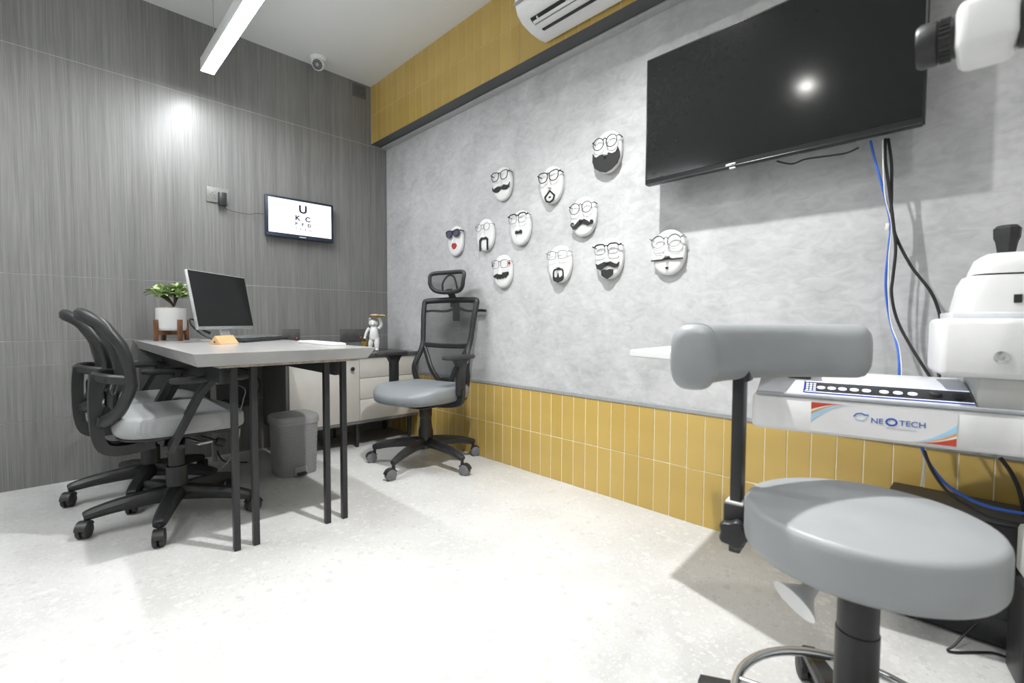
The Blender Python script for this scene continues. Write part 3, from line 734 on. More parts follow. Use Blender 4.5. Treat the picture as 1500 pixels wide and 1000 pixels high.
# potted plant
t = thing('potted_plant', 'leafy green plant in white pot on walnut stand', 'plant', (.215, -1.462, ZT))
PR = .071
pot = obj('pot', G().lathe([(.062, .056), (PR - .004, .060), (PR, .075), (PR, .176), (PR + .0015, .180), (PR - .006, .180), (PR - .008, .165), (.0, .165)], 40), M_CERAM, t)
obj('gravel', G().lathe([(0, .164), (PR - .008, .164), (PR - .009, .170), (.03, .178), (0, .180)], 28), M_GRAV, pot)
g = G()
for k in range(110):
    a = random.uniform(0, 2 * PI); r_ = (PR - .012) * math.sqrt(random.random())
    g.ball((r_ * math.cos(a), r_ * math.sin(a), .176 + random.uniform(-.002, .006)), random.uniform(.003, .006), 5)
gs = obj('pebbles', g, M_GRAV, pot); gs['kind'] = 'stuff'
for k in range(4):
    a = R(20) + k * PI / 2; c, s_ = math.cos(a), math.sin(a)
    obj('stand_leg', G().box((c * (PR + .008), s_ * (PR + .008), .058), (.016, .022, .116), .002, ('Z', a)), M_WOOD, t)
obj('stand_cross', G().box((0, 0, .043), (2 * PR, .020, .022), .002, ('Z', R(20))).box((0, 0, .043), (2 * PR, .020, .022), .002, ('Z', R(110))), M_WOOD, t)
tips = [(-.035, -.06, .275), (.0, -.035, .290), (.02, .025, .295), (.01, .045, .285), (-.03, -.015, .265), (.035, .035, .262), (.03, -.055, .262), (-.02, .06, .262)]
g = G()
for x, y, z in tips:
    g.tube([(0, .012, .165), (x * .2, .012 + y * .1, .20), (x * .6, y * .6, .24), (x, y, z - .02)], .0035, 6, scales=None, smooth=4)
obj('stem', g, M_STEM, t)
leaf_me = []
for m_ in (M_LEAF, M_LEAF2):
    L_ = G()
    vs = []; N_ = 6
    for i in range(N_ + 1):
        u = i / N_; w = .0085 * math.sin(PI * min(1, u * .92 + .05)) ** .7; z = .012 * u * u * 0 + .006 * math.sin(u * PI)
        vs += [(-w, u * .042, z + .003), (0, u * .042, z), (w, u * .042, z + .003)]
    fs = [(3 * i + j, 3 * i + j + 1, 3 * i + j + 4, 3 * i + j + 3) for i in range(N_) for j in range(2)]
    k0_ = len(vs); vs2 = vs + [(x, y, z - .0008) for x, y, z in vs]
    fs2 = fs + [tuple(i + k0_ for i in f[::-1]) for f in fs]
    o = obj('leaf', L_.add(vs2, fs2), m_, None); leaf_me.append(o.data); bpy.data.objects.remove(o)
for x, y, z in tips:
    for k in range(24):
        a = random.uniform(0, 2 * PI); el = random.uniform(-.2, 1.1)
        o = bpy.data.objects.new('leaf', random.choice(leaf_me) if random.random() < .7 else leaf_me[1]); COL.objects.link(o); o.parent = t
        o.location = (x + random.uniform(-.006, .006), y + random.uniform(-.006, .006), z - .022 + random.uniform(-.006, .012))
        o.rotation_euler = (el, random.uniform(-.4, .4), a); s_ = random.uniform(.95, 1.4); o.scale = (s_, s_, s_)

# ================================================================== low cabinet along the dark wall
t = thing('storage_cabinet', 'cream fronted low cabinet with one door and three drawers behind desk', 'cabinet', (0, 0, 0))
CX = .45; CL = -.935
obj('carcass', G().bx(.01, CX - .02, CL, -.008, .165, .612, .002), M_CABD, t)
obj('worktop', G().bx(.006, CX + .012, CL - .01, -.006, .613, .637, .002), mat('cabinet_top', (.085, .087, .088), .35, var=.1, scale=12), t)
obj('bottom_rail', G().bx(.02, CX + .004, CL, -.008, .165, .182, .002), M_CABD, t)
d = obj('door', G().bx(CX - .018, CX, CL + .014, -.470, .185, .609, .0015), M_CAB, t)
obj('knob', G().lathe([(.007, 0), (.006, .008), (.013, .014), (.014, .020), (.010, .024), (0, .0245)], 20, Matrix.Translation((CX, -.525, .541)) @ Matrix.Rotation(R(90), 4, 'Y')), M_PLBLK, d)
for z0, z1 in ((.473, .609), (.330, .470), (.185, .327)):
    d = obj('drawer', G().bx(CX - .018, CX, -.467, -.012, z0, z1, .0015), M_CAB, t)
    obj('finger_pull', G().bx(CX - .012, CX - .001, -.29, -.19, z1, z1 + .0022), M_CABD, d)
for x in (.05, .41):
    for y in (CL + .05, -.47, -.06):
        obj('foot', G().cyl((x, y, 0), (x, y, .166), .011, .016, seg=14), M_METBLK, t)

# cat figurine
t = thing('cat_figurine', 'white cat waiter figurine lifting a gold tray on dark cabinet', 'figurine', (.215, -.235, .637), R(-38))
# local: facing +x, figure's right hand side -> -y
g = G()
g.loft(superell(.070, .062, 2.2, 24), [((.95, .95), .085), ((1.05, 1.1), .105), ((1, 1), .13), ((.85, .9), .16), ((.62, .72), .178), ((.4, .45), .188)])
g.tube([(.0, -.012, .10), (.012, -.022, .06), (.004, -.030, .02), (.002, -.030, .004)], .017, 12, scales=[1, 1.05, .8, .75])
g.tube([(.0, .018, .10), (.02, .022, .06), (.012, .022, .02), (.008, .022, .004)], .019, 12, scales=[1, 1.05, .8, .75])
g.ball((.012, -.030, .008), (.026, .013, .008), 10); g.ball((.020, .022, .008), (.026, .013, .008), 10)
g.tube([(0, -.034, .168), (.01, -.052, .14), (.014, -.062, .105), (.018, -.064, .092)], .011, 10, scales=[1.1, .9, .8, .9], smooth=4)
g.tube([(0, .032, .165), (-.004, .050, .19), (.0, .046, .225), (.004, .038, .245)], .012, 10, scales=None, smooth=4)
g.ball((.006, .036, .247), (.018, .016, .007), 10)
obj('body', g, M_CERAM, t, 60)
hd = obj('head', G().ball((.004, -.004, .205), (.030, .034, .027), 16).ball((.028, -.004, .198), (.012, .015, .010), 10), M_CERAM, t, 60)
for s in (-1, 1):
    e = obj('ear', G().loft([(-.006, -.010), (.006, -.010), (.006, .010), (-.006, .010)], [(1, 0), (.6, .014), (.08, .026)], T=Matrix.Translation((0, s * .021 - .004, .222)) @ Matrix.Rotation(R(-14 * s), 4, 'X')), M_CERAM, t)
    obj('ear_inner', G().loft([(-.001, -.006), (.001, -.006), (.001, .006), (-.001, .006)], [(1, 0), (.5, .010), (.05, .016)], T=Matrix.Translation((.007, s * .021 - .004, .224)) @ Matrix.Rotation(R(-14 * s), 4, 'X')), M_PLBLK2, e)
    obj('eye', G().ball((.031, s * .013 - .004, .208), (.002, .003, .003), 6), M_FELT, hd)
obj('button', G().ball((.036, -.002, .135), .003, 6).ball((.037, -.002, .118), .003, 6), M_TRIMG, t)
tr = obj('tray', G().lathe([(0, .252), (.055, .252), (.062, .257), (.063, .260), (.056, .256), (0, .256)], 32, Matrix.Translation((.006, .034, 0))), M_GOLD, t)
obj('shell_treat', G().ball((-.002, .006, .264), (.03, .034, .009), 12).ball((.012, .062, .262), .009, 8).ball((.0, .074, .260), .007, 8).ball((.022, .05, .262), .008, 8), M_CREAMC, tr)
bk = obj('bag', G().loft([(-.016, -.020), (.016, -.020), (.016, .020), (-.016, .020)], [(.6, .030), (.95, .068), (1.0, .072)], T=Matrix.Translation((.020, -.066, 0))), M_GOLD, t, 30)
obj('handle', G().tube([(.02, -.082, .071), (.02, -.072, .092), (.02, -.060, .092), (.02, -.050, .071)], .0018, 6, smooth=3), M_GOLD, bk)

# ================================================================== waste bin
t = thing('waste_bin', 'grey woven plastic pedal bin under the desk', 'waste bin', (.662, -.975, 0), R(0))
ol = superell(.205, .225, 4.5, 44)
obj('body', G().loft(ol, [(.90, .002), (.92, .01), (1.0, .285)]), M_BIN, t, 35)
obj('rim', G().loft(ol, [(1.0, .283), (1.05, .288), (1.06, .30), (1.03, .303)]), M_BINL, t, 35)
obj('lid', G().loft(ol, [(1.05, .303), (1.055, .318), (1.02, .330), (.9, .337), (.5, .341), (.02, .342)]), M_BINL, t, 35)
pd = obj('pedal_recess', G().box((.098, 0, .03), (.02, .07, .05), .008), M_BINL, t)
obj('pedal', G().box((.112, 0, .018), (.03, .05, .010), .004), M_PLBLK2, t)

# ================================================================== office chairs
def interp(tab, z):
    if z <= tab[0][0]: return tab[0][1]
    for (z0, y0), (z1, y1) in zip(tab[:-1], tab[1:]):
        if z <= z1:
            u = (z - z0) / (z1 - z0); u = u * u * (3 - 2 * u) * .5 + u * .5
            return y0 + (y1 - y0) * u
    return tab[-1][1]
def web(outline, yf, rings=8):
    """filled skin inside an outline of (x,z), bent to y = yf(x,z)"""
    k = len(outline); cx = sum(p[0] for p in outline) / k; cz = sum(p[1] for p in outline) / k
    vs = [(cx, yf(cx, cz), cz)]
    for i in range(1, rings + 1):
        for x, z in outline:
            X_, Z_ = cx + (x - cx) * i / rings, cz + (z - cz) * i / rings; vs.append((X_, yf(X_, Z_), Z_))
    fs = [(0, 1 + j, 1 + (j + 1) % k) for j in range(k)]
    for i in range(rings - 1):
        for j in range(k): fs.append((1 + i * k + j, 1 + i * k + (j + 1) % k, 1 + (i + 1) * k + (j + 1) % k, 1 + (i + 1) * k + j))
    return G().add(vs, fs)
def castor_geo(r_, w, hood=True, lean=.018):
    """castor hanging below local origin at (tip); wheel axis along local y"""
    g = G()
    for s in (-1, 1):
        g.lathe([(0, -w / 2), (r_ * .82, -w / 2), (r_, -w / 2 + .003), (r_, w / 2 - .003), (r_ * .82, w / 2), (0, w / 2)], 20, Matrix.Translation((lean, s * (w / 2 + .002), r_)) @ Matrix.Rotation(R(90), 4, 'X'))
    return g
def castor_hood(r_, w, top, lean=.018):
    g = G()
    arc = [(lean + (r_ + .004) * math.cos(a), 0, r_ + (r_ + .004) * math.sin(a)) for a in [R(10 + 16 * j) for j in range(10)]]
    g.sweep(arc, [(-.002, -w), (.002, -w), (.002, w), (-.002, w)], up=(0, 1, 0))
    g.cyl((0, 0, r_ * 1.2), (0, 0, top), .009, seg=12)
    return g
def star_base(t, rad, z_hub, z_tip, m, a0, r_w, w_w, rim_mat, leg_w=.052):
    leg_me = c_me = h_me = None
    for k in range(5):
        a = R(a0 + 72 * k)
        if leg_me is None:
            g = G().bar([(.02, 0, z_hub), (rad * .35, 0, z_hub - .004), (rad * .7, 0, (z_hub + z_tip) / 2), (rad * .93, 0, z_tip), (rad, 0, z_tip - .006)], leg_w, .044, smooth=4, scales=[(1.15 - .5 * i / 16, 1.45 - .8 * i / 16) for i in range(17)], r=.3)
            lg_ = obj('base_leg', g, m, t); leg_me = lg_.data
            ca = obj('castor', castor_geo(r_w, w_w), rim_mat, lg_); c_me = ca.data
            ho = obj('castor_hood', castor_hood(r_w, w_w, z_tip), m, lg_); h_me = ho.data
        else:
            lg_ = bpy.data.objects.new('base_leg', leg_me); ca = bpy.data.objects.new('castor', c_me); ho = bpy.data.objects.new('castor_hood', h_me)
            for o in (lg_, ca, ho): COL.objects.link(o)
            lg_.parent = t; ca.parent = lg_; ho.parent = lg_
        lg_.rotation_euler = (0, 0, a)
        sp = random.uniform(-1.2, 1.2)
        for o in (ca, ho): o.location = (rad - .008, 0, 0); o.rotation_euler = (0, 0, sp)

def seat_geo(w, d, z0, z1, hump, edge=.03, n=3.6, front=.03):
    ol = superell(w, d, n, 48)
    pr_ = [(.80, z0), (.93, z0 + .004), (.985, z0 + edge * .45), (1, z0 + edge), (.995, z1 - edge * .6), (.965, z1 - edge * .2), (.90, z1 - .004), (.75, z1), (.5, z1 - .002), (.25, z1 - .004), (.02, z1 - .005)]
    def fn(x, y, z):
        u = y / (d / 2)
        k = (z - z0) / (z1 - z0)
        dz = -front * max(0, u - .35) ** 2 * 2.2 * (.3 + .7 * k) + hump * (.5 - .5 * math.cos(PI * min(1, abs(x) / (w / 2)))) * k
        return (x, y, z + dz)
    return G().loft(ol, pr_, fn)

YB1 = [(.40, -.235), (.43, -.222), (.52, -.180), (.62, -.160), (.74, -.180), (.83, -.220), (.90, -.275), (.95, -.31)]
def visitor_chair(loc, label):
    t = thing('office_chair', label, 'chair', loc, 0, 'visitor chairs beside the desk')
    star_base(t, .305, .110, .086, M_PLBLK, -92, .031, .018, M_PLBLK2, .064)
    obj('column', G().lathe([(.045, .085), (.045, .12), (.040, .13), (.040, .225), (.030, .226), (.030, .30), (.027, .301), (.027, .37)], 24), M_PLBLK, t)
    obj('mechanism', G().box((0, -.01, .372), (.16, .22, .036), .008).box((0, -.17, .345), (.07, .18, .022), .006), M_PLBLK, t)
    obj('lever', G().tube([(.05, .02, .372), (.15, .02, .366), (.235, .05, .362)], .005, 8).box((.25, .055, .362), (.03, .055, .010), .004, ('Z', R(15))), M_STEEL, t)
    obj('tension_knob', G().cyl((.03, .06, .352), (.03, .155, .305), .008).cyl((.03, .145, .310), (.03, .175, .295), .02, .018), M_PLBLK, t)
    obj('seat', seat_geo(.47, .46, .392, .482, .004), M_FAB, t, 60, loc=(0, .012, 0))
    obj('seat_pan', seat_geo(.45, .44, .384, .404, 0, .008), M_PLBLK, t, 60, loc=(0, .012, 0))
    ring = [(x, z + .668) for x, z in superell(.405, .425, 3.0, 44)]
    # a little narrower at the bottom
    ring = [(x * (1 - .16 * max(0, (.62 - z) / .2)), z) for x, z in ring]
    yf = lambda x, z: interp(YB1, z) - .035 * (1 - (x / .21) ** 2)
    obj('back_frame', G().bar([(x, yf(x, z), z) for x, z in ring], .050, .036, closed=True, up=(0, 1, 0), r=.35), M_PLBLK, t, 60)
    obj('back_mesh', web(ring, yf, 8), M_MESH, t, 60)
    # rear yoke: a bar across the back at mid height, a spine down to the seat, a short lower link
    zc = .628
    yoke = [(-.195, yf(.195, zc) - .005, zc), (-.150, -.222, zc + .006), (-.075, -.250, zc + .008), (0, -.258, zc + .008), (.075, -.250, zc + .008), (.150, -.222, zc + .006), (.195, yf(.195, zc) - .005, zc)]
    obj('yoke', G().bar(yoke, .026, .036, smooth=5), M_PLBLK, t)
    obj('spine', G().sweep(spline([(0, -.256, .640), (0, -.262, .56), (0, -.262, .46), (0, -.254, .38), (0, -.228, .343), (0, -.17, .334), (0, -.08, .345)], 5), [(-.020, -.055), (.020, -.055), (.020, .055), (-.020, .055)], up=(1, 0, 0)), M_PLBLK, t)
    obj('lower_link', G().bar([(0, -.262, .462), (0, -.245, .458), (0, -.225, .452)], .17, .034), M_PLBLK, t)
    obj('lumbar_pad', G().bar([(-.13, -.212, .54), (-.07, -.222, .545), (0, -.228, .545), (.07, -.222, .545), (.13, -.212, .54)], .010, .060), M_PLBLK2, t)
    for s in (-1, 1):
        ar = obj('arm', G().sweep([(s * .240, .085, .612), (s * .240, .045, .56), (s * .244, .0, .47), (s * .244, -.045, .378), (s * .236, -.055, .352)], [(-.011, -.036), (.011, -.036), (.011, .036), (-.011, .036)], up=(1, 0, 0), scales=[(1, 1.15), (1, .9), (1, .85), (1, .95), (1, 1)])
                 .bar([(s * .235, -.045, .356), (s * .12, -.02, .366)], .07, .016), M_PLBLK, t, 30)
        obj('arm_pad', G().loft(superell(.075, .285, 3.2, 32), [(.86, .606), (.97, .610), (1, .617), (.98, .626), (.9, .630), (.02, .630)], T=Matrix.Translation((s * .238, .085, 0))), M_PLBLK2, ar)
    return t
vc = visitor_chair((.93, -1.565, 0), 'black mesh visitor chair with grey seat, nearer one beside desk leg')
dup(vc, (.46, -1.600, 0), 0, 'black mesh visitor chair with grey seat, farther one near dark wall')

YB2 = [(.43, -.195), (.50, -.165), (.57, -.158), (.66, -.185), (.74, -.215), (.86, -.232), (1.01, -.262)]
def doctor_chair(loc, rz, label):
    t = thing('office_chair', label, 'chair', loc, rz)
    star_base(t, .325, .135, .098, M_PLBLK, 28, .030, .016, M_CASTOR, .046)
    obj('column', G().lathe([(.042, .10), (.044, .13), (.044, .20), (.036, .235), (.034, .285), (.028, .29), (.028, .37)], 24), M_PLBLK, t)
    obj('mechanism', G().box((0, 0, .375), (.19, .24, .05), .01).box((0, -.165, .385), (.08, .15, .035), .008).box((-.055, .06, .325), (.05, .07, .06), .012), M_PLBLK, t)
    obj('lever', G().tube([(.08, .05, .37), (.20, .06, .362), (.25, .065, .36)], .005, 8), M_STEEL, t)
    obj('seat', seat_geo(.50, .50, .395, .482, .010, .038, 3.0, .045), M_LEATH, t, 60, loc=(0, .03, 0))
    obj('seat_pan', seat_geo(.44, .42, .384, .404, 0, .008), M_PLBLK, t, 60, loc=(0, .0, 0))
    yf = lambda x, z: interp(YB2, z) + .035 * (x / .22) ** 2
    half = [(0, .452), (.10, .452), (.170, .458), (.203, .48), (.216, .53), (.212, .59), (.196, .65), (.190, .70), (.198, .78), (.207, .88), (.214, .965), (.205, .988), (.12, .994)]
    ring = half + [(0, .996)] + [(-x, z) for x, z in half[::-1][:-1]]
    P3 = lambda pts: [(x, yf(x, z), z) for x, z in pts]
    obj('back_frame', G().bar(P3([(p.x, p.y) for p in spline([(x, z, 0) for x, z in ring], 3, True)]), .036, .026, closed=True, up=(0, 1, 0), r=.35), M_PLBLK, t, 60)
    obj('crossbar', G().bar(P3([(-.19, .71), (-.10, .705), (0, .703), (.10, .705), (.19, .71)]), .030, .020, up=(0, 1, 0)), M_PLBLK, t)
    for s in (-1, 1):
        obj('brace', G().bar([(x, y - .008, z) for x, y, z in P3([(s * .185, .70), (s * .15, .645), (s * .10, .56), (s * .055, .49), (s * .035, .45)])], .034, .022, up=(0, 1, 0), smooth=4), M_PLBLK, t)
    obj('back_mesh', web(ring, yf, 9), M_MESH, t, 60)
    obj('back_post', G().sweep(spline([(0, -.16, .395), (0, -.20, .42), (0, -.195, .46), (0, -.19, .50)], 4), [(-.016, -.04), (.016, -.04), (.016, .04), (-.016, .04)], up=(1, 0, 0)), M_PLBLK, t)
    # coat hanger bar behind the back
    hg = obj('hanger', G().bar([(-.245, -.275, .925), (-.19, -.285, .928), (-.09, -.297, .925), (0, -.302, .945), (.09, -.297, .925), (.19, -.285, .928), (.245, -.275, .925)], .016, .016, smooth=4).box((0, -.29, .92), (.045, .02, .12), .004), M_PLBLK, t)
    # headrest
    hf = lambda x, z: -.205 + .9 * x * x - .15 * abs(z - 1.10)
    hr = [(x * (1 - .10 * (1.105 - z) / .06), z + .016 * (abs(x) / .1375) ** 3 * (z > 1.105)) for x, z in [(a, b + 1.105) for a, b in superell(.275, .125, 3.2, 36)]]
    hd = obj('headrest_frame', G().bar([(x, hf(x, z), z) for x, z in hr], .026, .018, closed=True, up=(0, 1, 0), r=.35), M_PLBLK, t, 60)
    obj('headrest_mesh', web(hr, hf, 5), M_MESH, t, 60)
    obj('headrest_arch', G().bar([(x, hf(x, z) - .018, z) for x, z in [(-.06, 1.055), (-.055, 1.10), (-.03, 1.14), (0, 1.152), (.03, 1.14), (.055, 1.10), (.06, 1.055)]], .012, .010, up=(0, 1, 0), smooth=4), M_PLBLK, hd)
    obj('headrest_stem', G().sweep([(0, -.265, .95), (0, -.262, 1.0), (0, -.235, 1.04), (0, -.215, 1.06)], [(-.008, -.022), (.008, -.022), (.008, .022), (-.008, .022)], up=(1, 0, 0)), M_PLBLK, t)
    for s in (-1, 1):
        ar = obj('arm',                 G().bx(s * .268 - .016, s * .268 + .016, -.030, .030, .44, .625, .006).bar(spline([(s * .268, -.0, .47), (s * .266, -.004, .425), (s * .245, -.008, .398), (s * .19, -.004, .385), (s * .09, 0, .378)], 4), .055, .022, up=(0, 1, 0)), M_PLBLK, t, 40)
        obj('arm_top', G().prism([(-.075, .655), (.075, .655), (.045, .628), (.028, .60), (-.028, .60), (-.045, .628)], .03, Matrix(((0, 0, 1, s * .268 - .015), (1, 0, 0, 0), (0, 1, 0, 0), (0, 0, 0, 1)))), M_PLBLK, ar, 30)
        obj('arm_pad', G().loft(superell(.078, .255, 3.4, 32), [(.88, .645), (.98, .648), (1, .655), (.98, .663), (.9, .667), (.02, .667)], T=Matrix.Translation((s * .268, .015, 0))), M_PLBLK2, ar)
    return t
doctor_chair((1.045, -.345, 0), R(180 + 13), 'tall black mesh chair with headrest and smooth grey seat by grey wall')

# ================================================================== doctor's stool with torso support
t = thing('padded_stool', 'round grey padded stool with curved padded backrest on black post', 'stool', (3.26, -.91, 0))
obj('seat', G().loft(superell(.38, .38, 2, 64), [(.92, .436), (.97, .439), (.992, .446), (1, .456), (1, .503), (.994, .512), (.975, .5185), (.94, .522), (.6, .523), (.02, .523)]), M_VINYL, t, 60)
obj('seat_plate', G().box((0, 0, .430), (.20, .20, .014), .004), M_METBLK, t)
obj('column', G().lathe([(.045, .085), (.045, .11), (.034, .115), (.034, .30), (.032, .302), (.032, .428)], 28), M_METBLK, t)
for k in range(5):
    a = R(118 + 72 * k)
    lg_ = obj('base_leg', G().bar([(.03, 0, .105), (.14, 0, .098), (.27, 0, .075)], .05, .034, scales=[(1.1, 1.2), (.95, 1), (.7, .7)]), M_PLBLK, t)
    lg_.rotation_euler = (0, 0, a)
    for o in (obj('castor', castor_geo(.027, .018), M_PLBLK2, lg_), obj('castor_hood', castor_hood(.027, .018, .075), M_PLBLK, lg_)):
        o.location = (.265, 0, 0); o.rotation_euler = (0, 0, 1.1 * k)
fr_ = obj('foot_ring', G().tube([(.198 * math.cos(2 * PI * j / 48), .198 * math.sin(2 * PI * j / 48), .118) for j in range(48)], .0095, 12, closed=True), M_CHROME, t)
for k in range(3):
    a = R(70 + 120 * k); obj('ring_spoke', G().cyl((.03 * math.cos(a), .03 * math.sin(a), .13), (.195 * math.cos(a), .195 * math.sin(a), .118), .007), M_CHROME, fr_)
pb = at_depth(1078, 805, .985); pt = at_depth(1077, 540, .985)
px_, py_ = pb.x - 3.26, pb.y + .91
ang = math.atan2(py_, px_)
obj('support_bar', G().box((px_ / 2, py_ / 2, .425), (.26, .05, .014), .003, ('Z', ang)), M_METBLK, t)
post = obj('backrest_post', G().box((px_, py_, (pb.z + .76) / 2 - .0), (.022, .036, .76 - pb.z), .003, ('Z', ang)), M_METBLK, t)
cl = obj('clamp', G().box((px_, py_, .445), (.040, .056, .086), .004, ('Z', ang)), M_PLBLK, t)
obj('clamp_liner', G().box((px_, py_, .490), (.034, .050, .005), .001, ('Z', ang)), M_PLASTG, cl)
kd = Vector((.22, -.97, 0)).normalized()
kp = Vector((px_, py_, .435)) + kd * .024
Tk = Matrix.Translation(kp) @ kd.to_track_quat('Z', 'Y').to_matrix().to_4x4()
g = G().lathe([(.012, 0), (.012, .010)], 16, Tk)
kn = [((.027 + .003 * math.cos(5 * 2 * PI * j / 40)) * math.cos(2 * PI * j / 40), (.027 + .003 * math.cos(5 * 2 * PI * j / 40)) * math.sin(2 * PI * j / 40)) for j in range(40)]
g.loft(kn, [(.9, .008), (1, .011), (1, .024), (.9, .028), (.02, .029)], T=Tk)
obj('clamp_knob', g, M_PLBLK, cl)
# curved pad
PADZ = .800
pads = [tuple(at_depth(1016, 530, .80)), tuple(at_depth(1022, 525, .88)), tuple(at_depth(1078, 520, .975)), tuple(at_depth(1165, 519, 1.02)), tuple(at_depth(1262, 520, 1.0))]
padl = [(x - 3.26, y + .91, PADZ) for x, y, z in pads]
path = spline(padl, 7)
ol = superell(.076, .114, 3.0, 28)
npth = len(path)
def padscale(i):
    e = min(i, npth - 1 - i); return [(.62, .70), (.86, .90), (.97, .98)][e] if e < 3 else (1, 1)
ext = [path[0] + (path[0] - path[1]).normalized() * .010] + path + [path[-1] + (path[-1] - path[-2]).normalized() * .010]
scl = [(.62, .72), (.90, .93), (.985, .99)] + [(1, 1)] * (len(ext) - 6) + [(.985, .99), (.90, .93), (.62, .72)]
pad = obj('backrest_pad', G().sweep(ext, ol, up=(0, 0, 1), scales=scl), M_VINYL, t, 60)
for q in (6,):
    seam = []
    p0_, tng = ext[q], (ext[q + 1] - ext[q - 1]).normalized(); sd = tng.cross(Vector((0, 0, 1))).normalized()
    for a, b in superell(.0765, .1145, 3.0, 28): seam.append(p0_ + sd * a + Vector((0, 0, 1)) * b)
    obj('seam', G().sweep(seam, [(.0013 * math.cos(k * PI / 3), .0013 * math.sin(k * PI / 3)) for k in range(6)], True, up=tuple(tng)), mat('vinyl_seam', (.17, .185, .19), .5), pad)
obj('pad_bracket', G().box((px_ + .008, py_ + .004, .755), (.024, .040, .03), .004, ('Z', ang)), M_METBLK, t)
lv0 = Vector((-.03, -.04, .428)); lvp = at_depth(1192, 858, .87) - Vector((3.26, -.91, 0)); lve = at_depth(1150, 890, .86) - Vector((3.26, -.91, 0))
lv = obj('height_lever', G().cyl(lv0, lvp, .008, .009), M_STEEL, t)
dd = (lve - lvp); Tl = Matrix.Translation(lvp) @ dd.to_track_quat('Z', 'Y').to_matrix().to_4x4()
obj('lever_paddle', G().lathe([(.009, -.004), (.012, .002), (.017, .018), (.030, .034), (.044, .046), (.045, .049), (.036, .044), (.0, .030)], 28, Tl @ Matrix.Diagonal((1, .8, 1, 1))), M_PLAST, lv)

# ================================================================== ophthalmic instrument table
UA = R(11); UO = Vector((2.917, -.45, 0))
t = thing('instrument_table', 'white instrument table with black control strip and colourful front sticker', 'medical table', (UO.x, UO.y, 0), UA)
TUi = (Matrix.Translation(UO) @ Matrix.Rotation(UA, 4, 'Z')).inverted()
def loc_u(v): return TUi @ Vector(v)
UL, UD = .84, .25
obj('body', G().bx(0, UL, 0, UD, .546, .650, .014), M_PLAST, t, 60)
Tw = Matrix(((0, 0, 1, .012), (1, 0, 0, 0), (0, 1, 0, 0), (0, 0, 0, 1)))
obj('cover', G().prism([(.002, .649), (.010, .657), (.100, .690), (.150, .702), (.235, .706), (.245, .700), (.246, .649)], .478, Tw, .003), M_LBLUE, t, 30)
obj('front_edge', G().bar([(.012, .004, .653), (UL - .012, .004, .653)], .012, .010), M_LGREY, t)
sl = math.atan2(.033, .090)
Tp = Matrix.Translation((.31, .052, .6722)) @ Matrix.Rotation(sl, 4, 'X')
kp_ = obj('control_strip', G().put(G().box((0, 0, .001), (.355, .062, .004), .001), Tp), M_PLBLK, t)
obj('strip_border', G().put(G().box((0, -.032, .0015), (.355, .003, .004)).box((0, .032, .0015), (.355, .003, .004)), Tp), M_GLOW, kp_)
obj('strip_edge', G().put(G().box((0, -.035, .001), (.355, .003, .004)).box((-.179, 0, .001), (.003, .07, .004)), Tp), M_BLUEK, kp_)
for k, x in enumerate((-.138, -.113, -.088, -.061, -.034, .004, .033, .063)):
    b_ = obj('button', G().lathe([(.010, .003), (.010, .0045), (.008, .005), (0, .005)], 18, Tp @ Matrix.Translation((x, -.004, 0)) @ Matrix.Diagonal((1, .85, 1, 1))), M_GLOW, kp_)
for x in (.108, .150):
    obj('dial', G().lathe([(.013, .003), (.012, .012), (.008, .014), (0, .0142)], 18, Tp @ Matrix.Translation((x, -.004, 0))), M_PLBLK2, kp_)
for r_ in range(4):
    for c in range(3):
        obj('led_mark', G().put(G().box((-.172 + c * .009, -.022 + r_ * .013, .0035), (.006, .006, .001)), Tp), M_GLOW, kp_)
# sticker on the front face: local x along the table, local y up, local z towards the room (-y)
TF = Matrix(((1, 0, 0, 0), (0, 0, -1, -.0004), (0, 1, 0, 0), (0, 0, 0, 1)))
SX, SZ, SWd, SH = .150, .556, .305, .082
st = obj('sticker', G().bx(SX, SX + SWd, -.0010, .0, SZ, SZ + SH), mat('sticker_white', (.70, .70, .71), .35, var=.01), t, smooth=0)
def arcband(x0, y0, w0, h0, lo, hi, flip):
    """curved sweep band between two curves leaving a sticker corner"""
    n_ = 10; up, dn = [], []
    for i in range(n_ + 1):
        u = i / n_; f = (1 - u) ** 1.8
        up.append((x0 + flip * w0 * u, y0 - flip * (h0 * lo * f))); dn.append((x0 + flip * w0 * u, y0 - flip * (h0 * hi * f)))
    return up + dn[::-1][1:]
for flip, cx_, cy_ in ((1, SX + .001, SZ + SH - .001), (-1, SX + SWd - .001, SZ + .001)):
    for m_, lo, hi, w_ in ((M_DRED, 0, .36, .075), (M_PLAST, .36, .46, .078), (M_DORG, .46, .60, .080), (M_DSKY, .62, .95, .092)):
        obj('sticker_stripe', G().prism(arcband(cx_, cy_, w_, .056, lo, hi, flip), .0005, TF @ Matrix.Translation((0, 0, .0008 + .0001 * lo))), m_, st, smooth=0)
def Tt(x, z): return TF @ Matrix.Translation((x, z, .0012))
text('NE', .020, M_DBLUE, st, Tt(SX + .148, SZ + .045), 'letters', .0003, 'CENTER', 1.05)
obj('letter_o', G().bar([(SX + .178 + .0105 * math.cos(2 * PI * j / 28), -.0016, SZ + .046 + .0085 * math.sin(2 * PI * j / 28)) for j in range(28)], .0045, .001, True, up=(0, 1, 0)), M_DBLUE, st)
text('TECH', .020, M_DBLUE, st, Tt(SX + .220, SZ + .045), 'letters', .0003, 'CENTER', 1.05)
text('MEDICAL INSTRUMENTS', .0042, M_INK3, st, Tt(SX + .197, SZ + .030), 'small_letters', .0002, 'CENTER', 1.35)
def eyeband(pts, w): return G().bar([(x, -.0016, z) for x, z in pts], w, .001, up=(0, 1, 0), smooth=4)
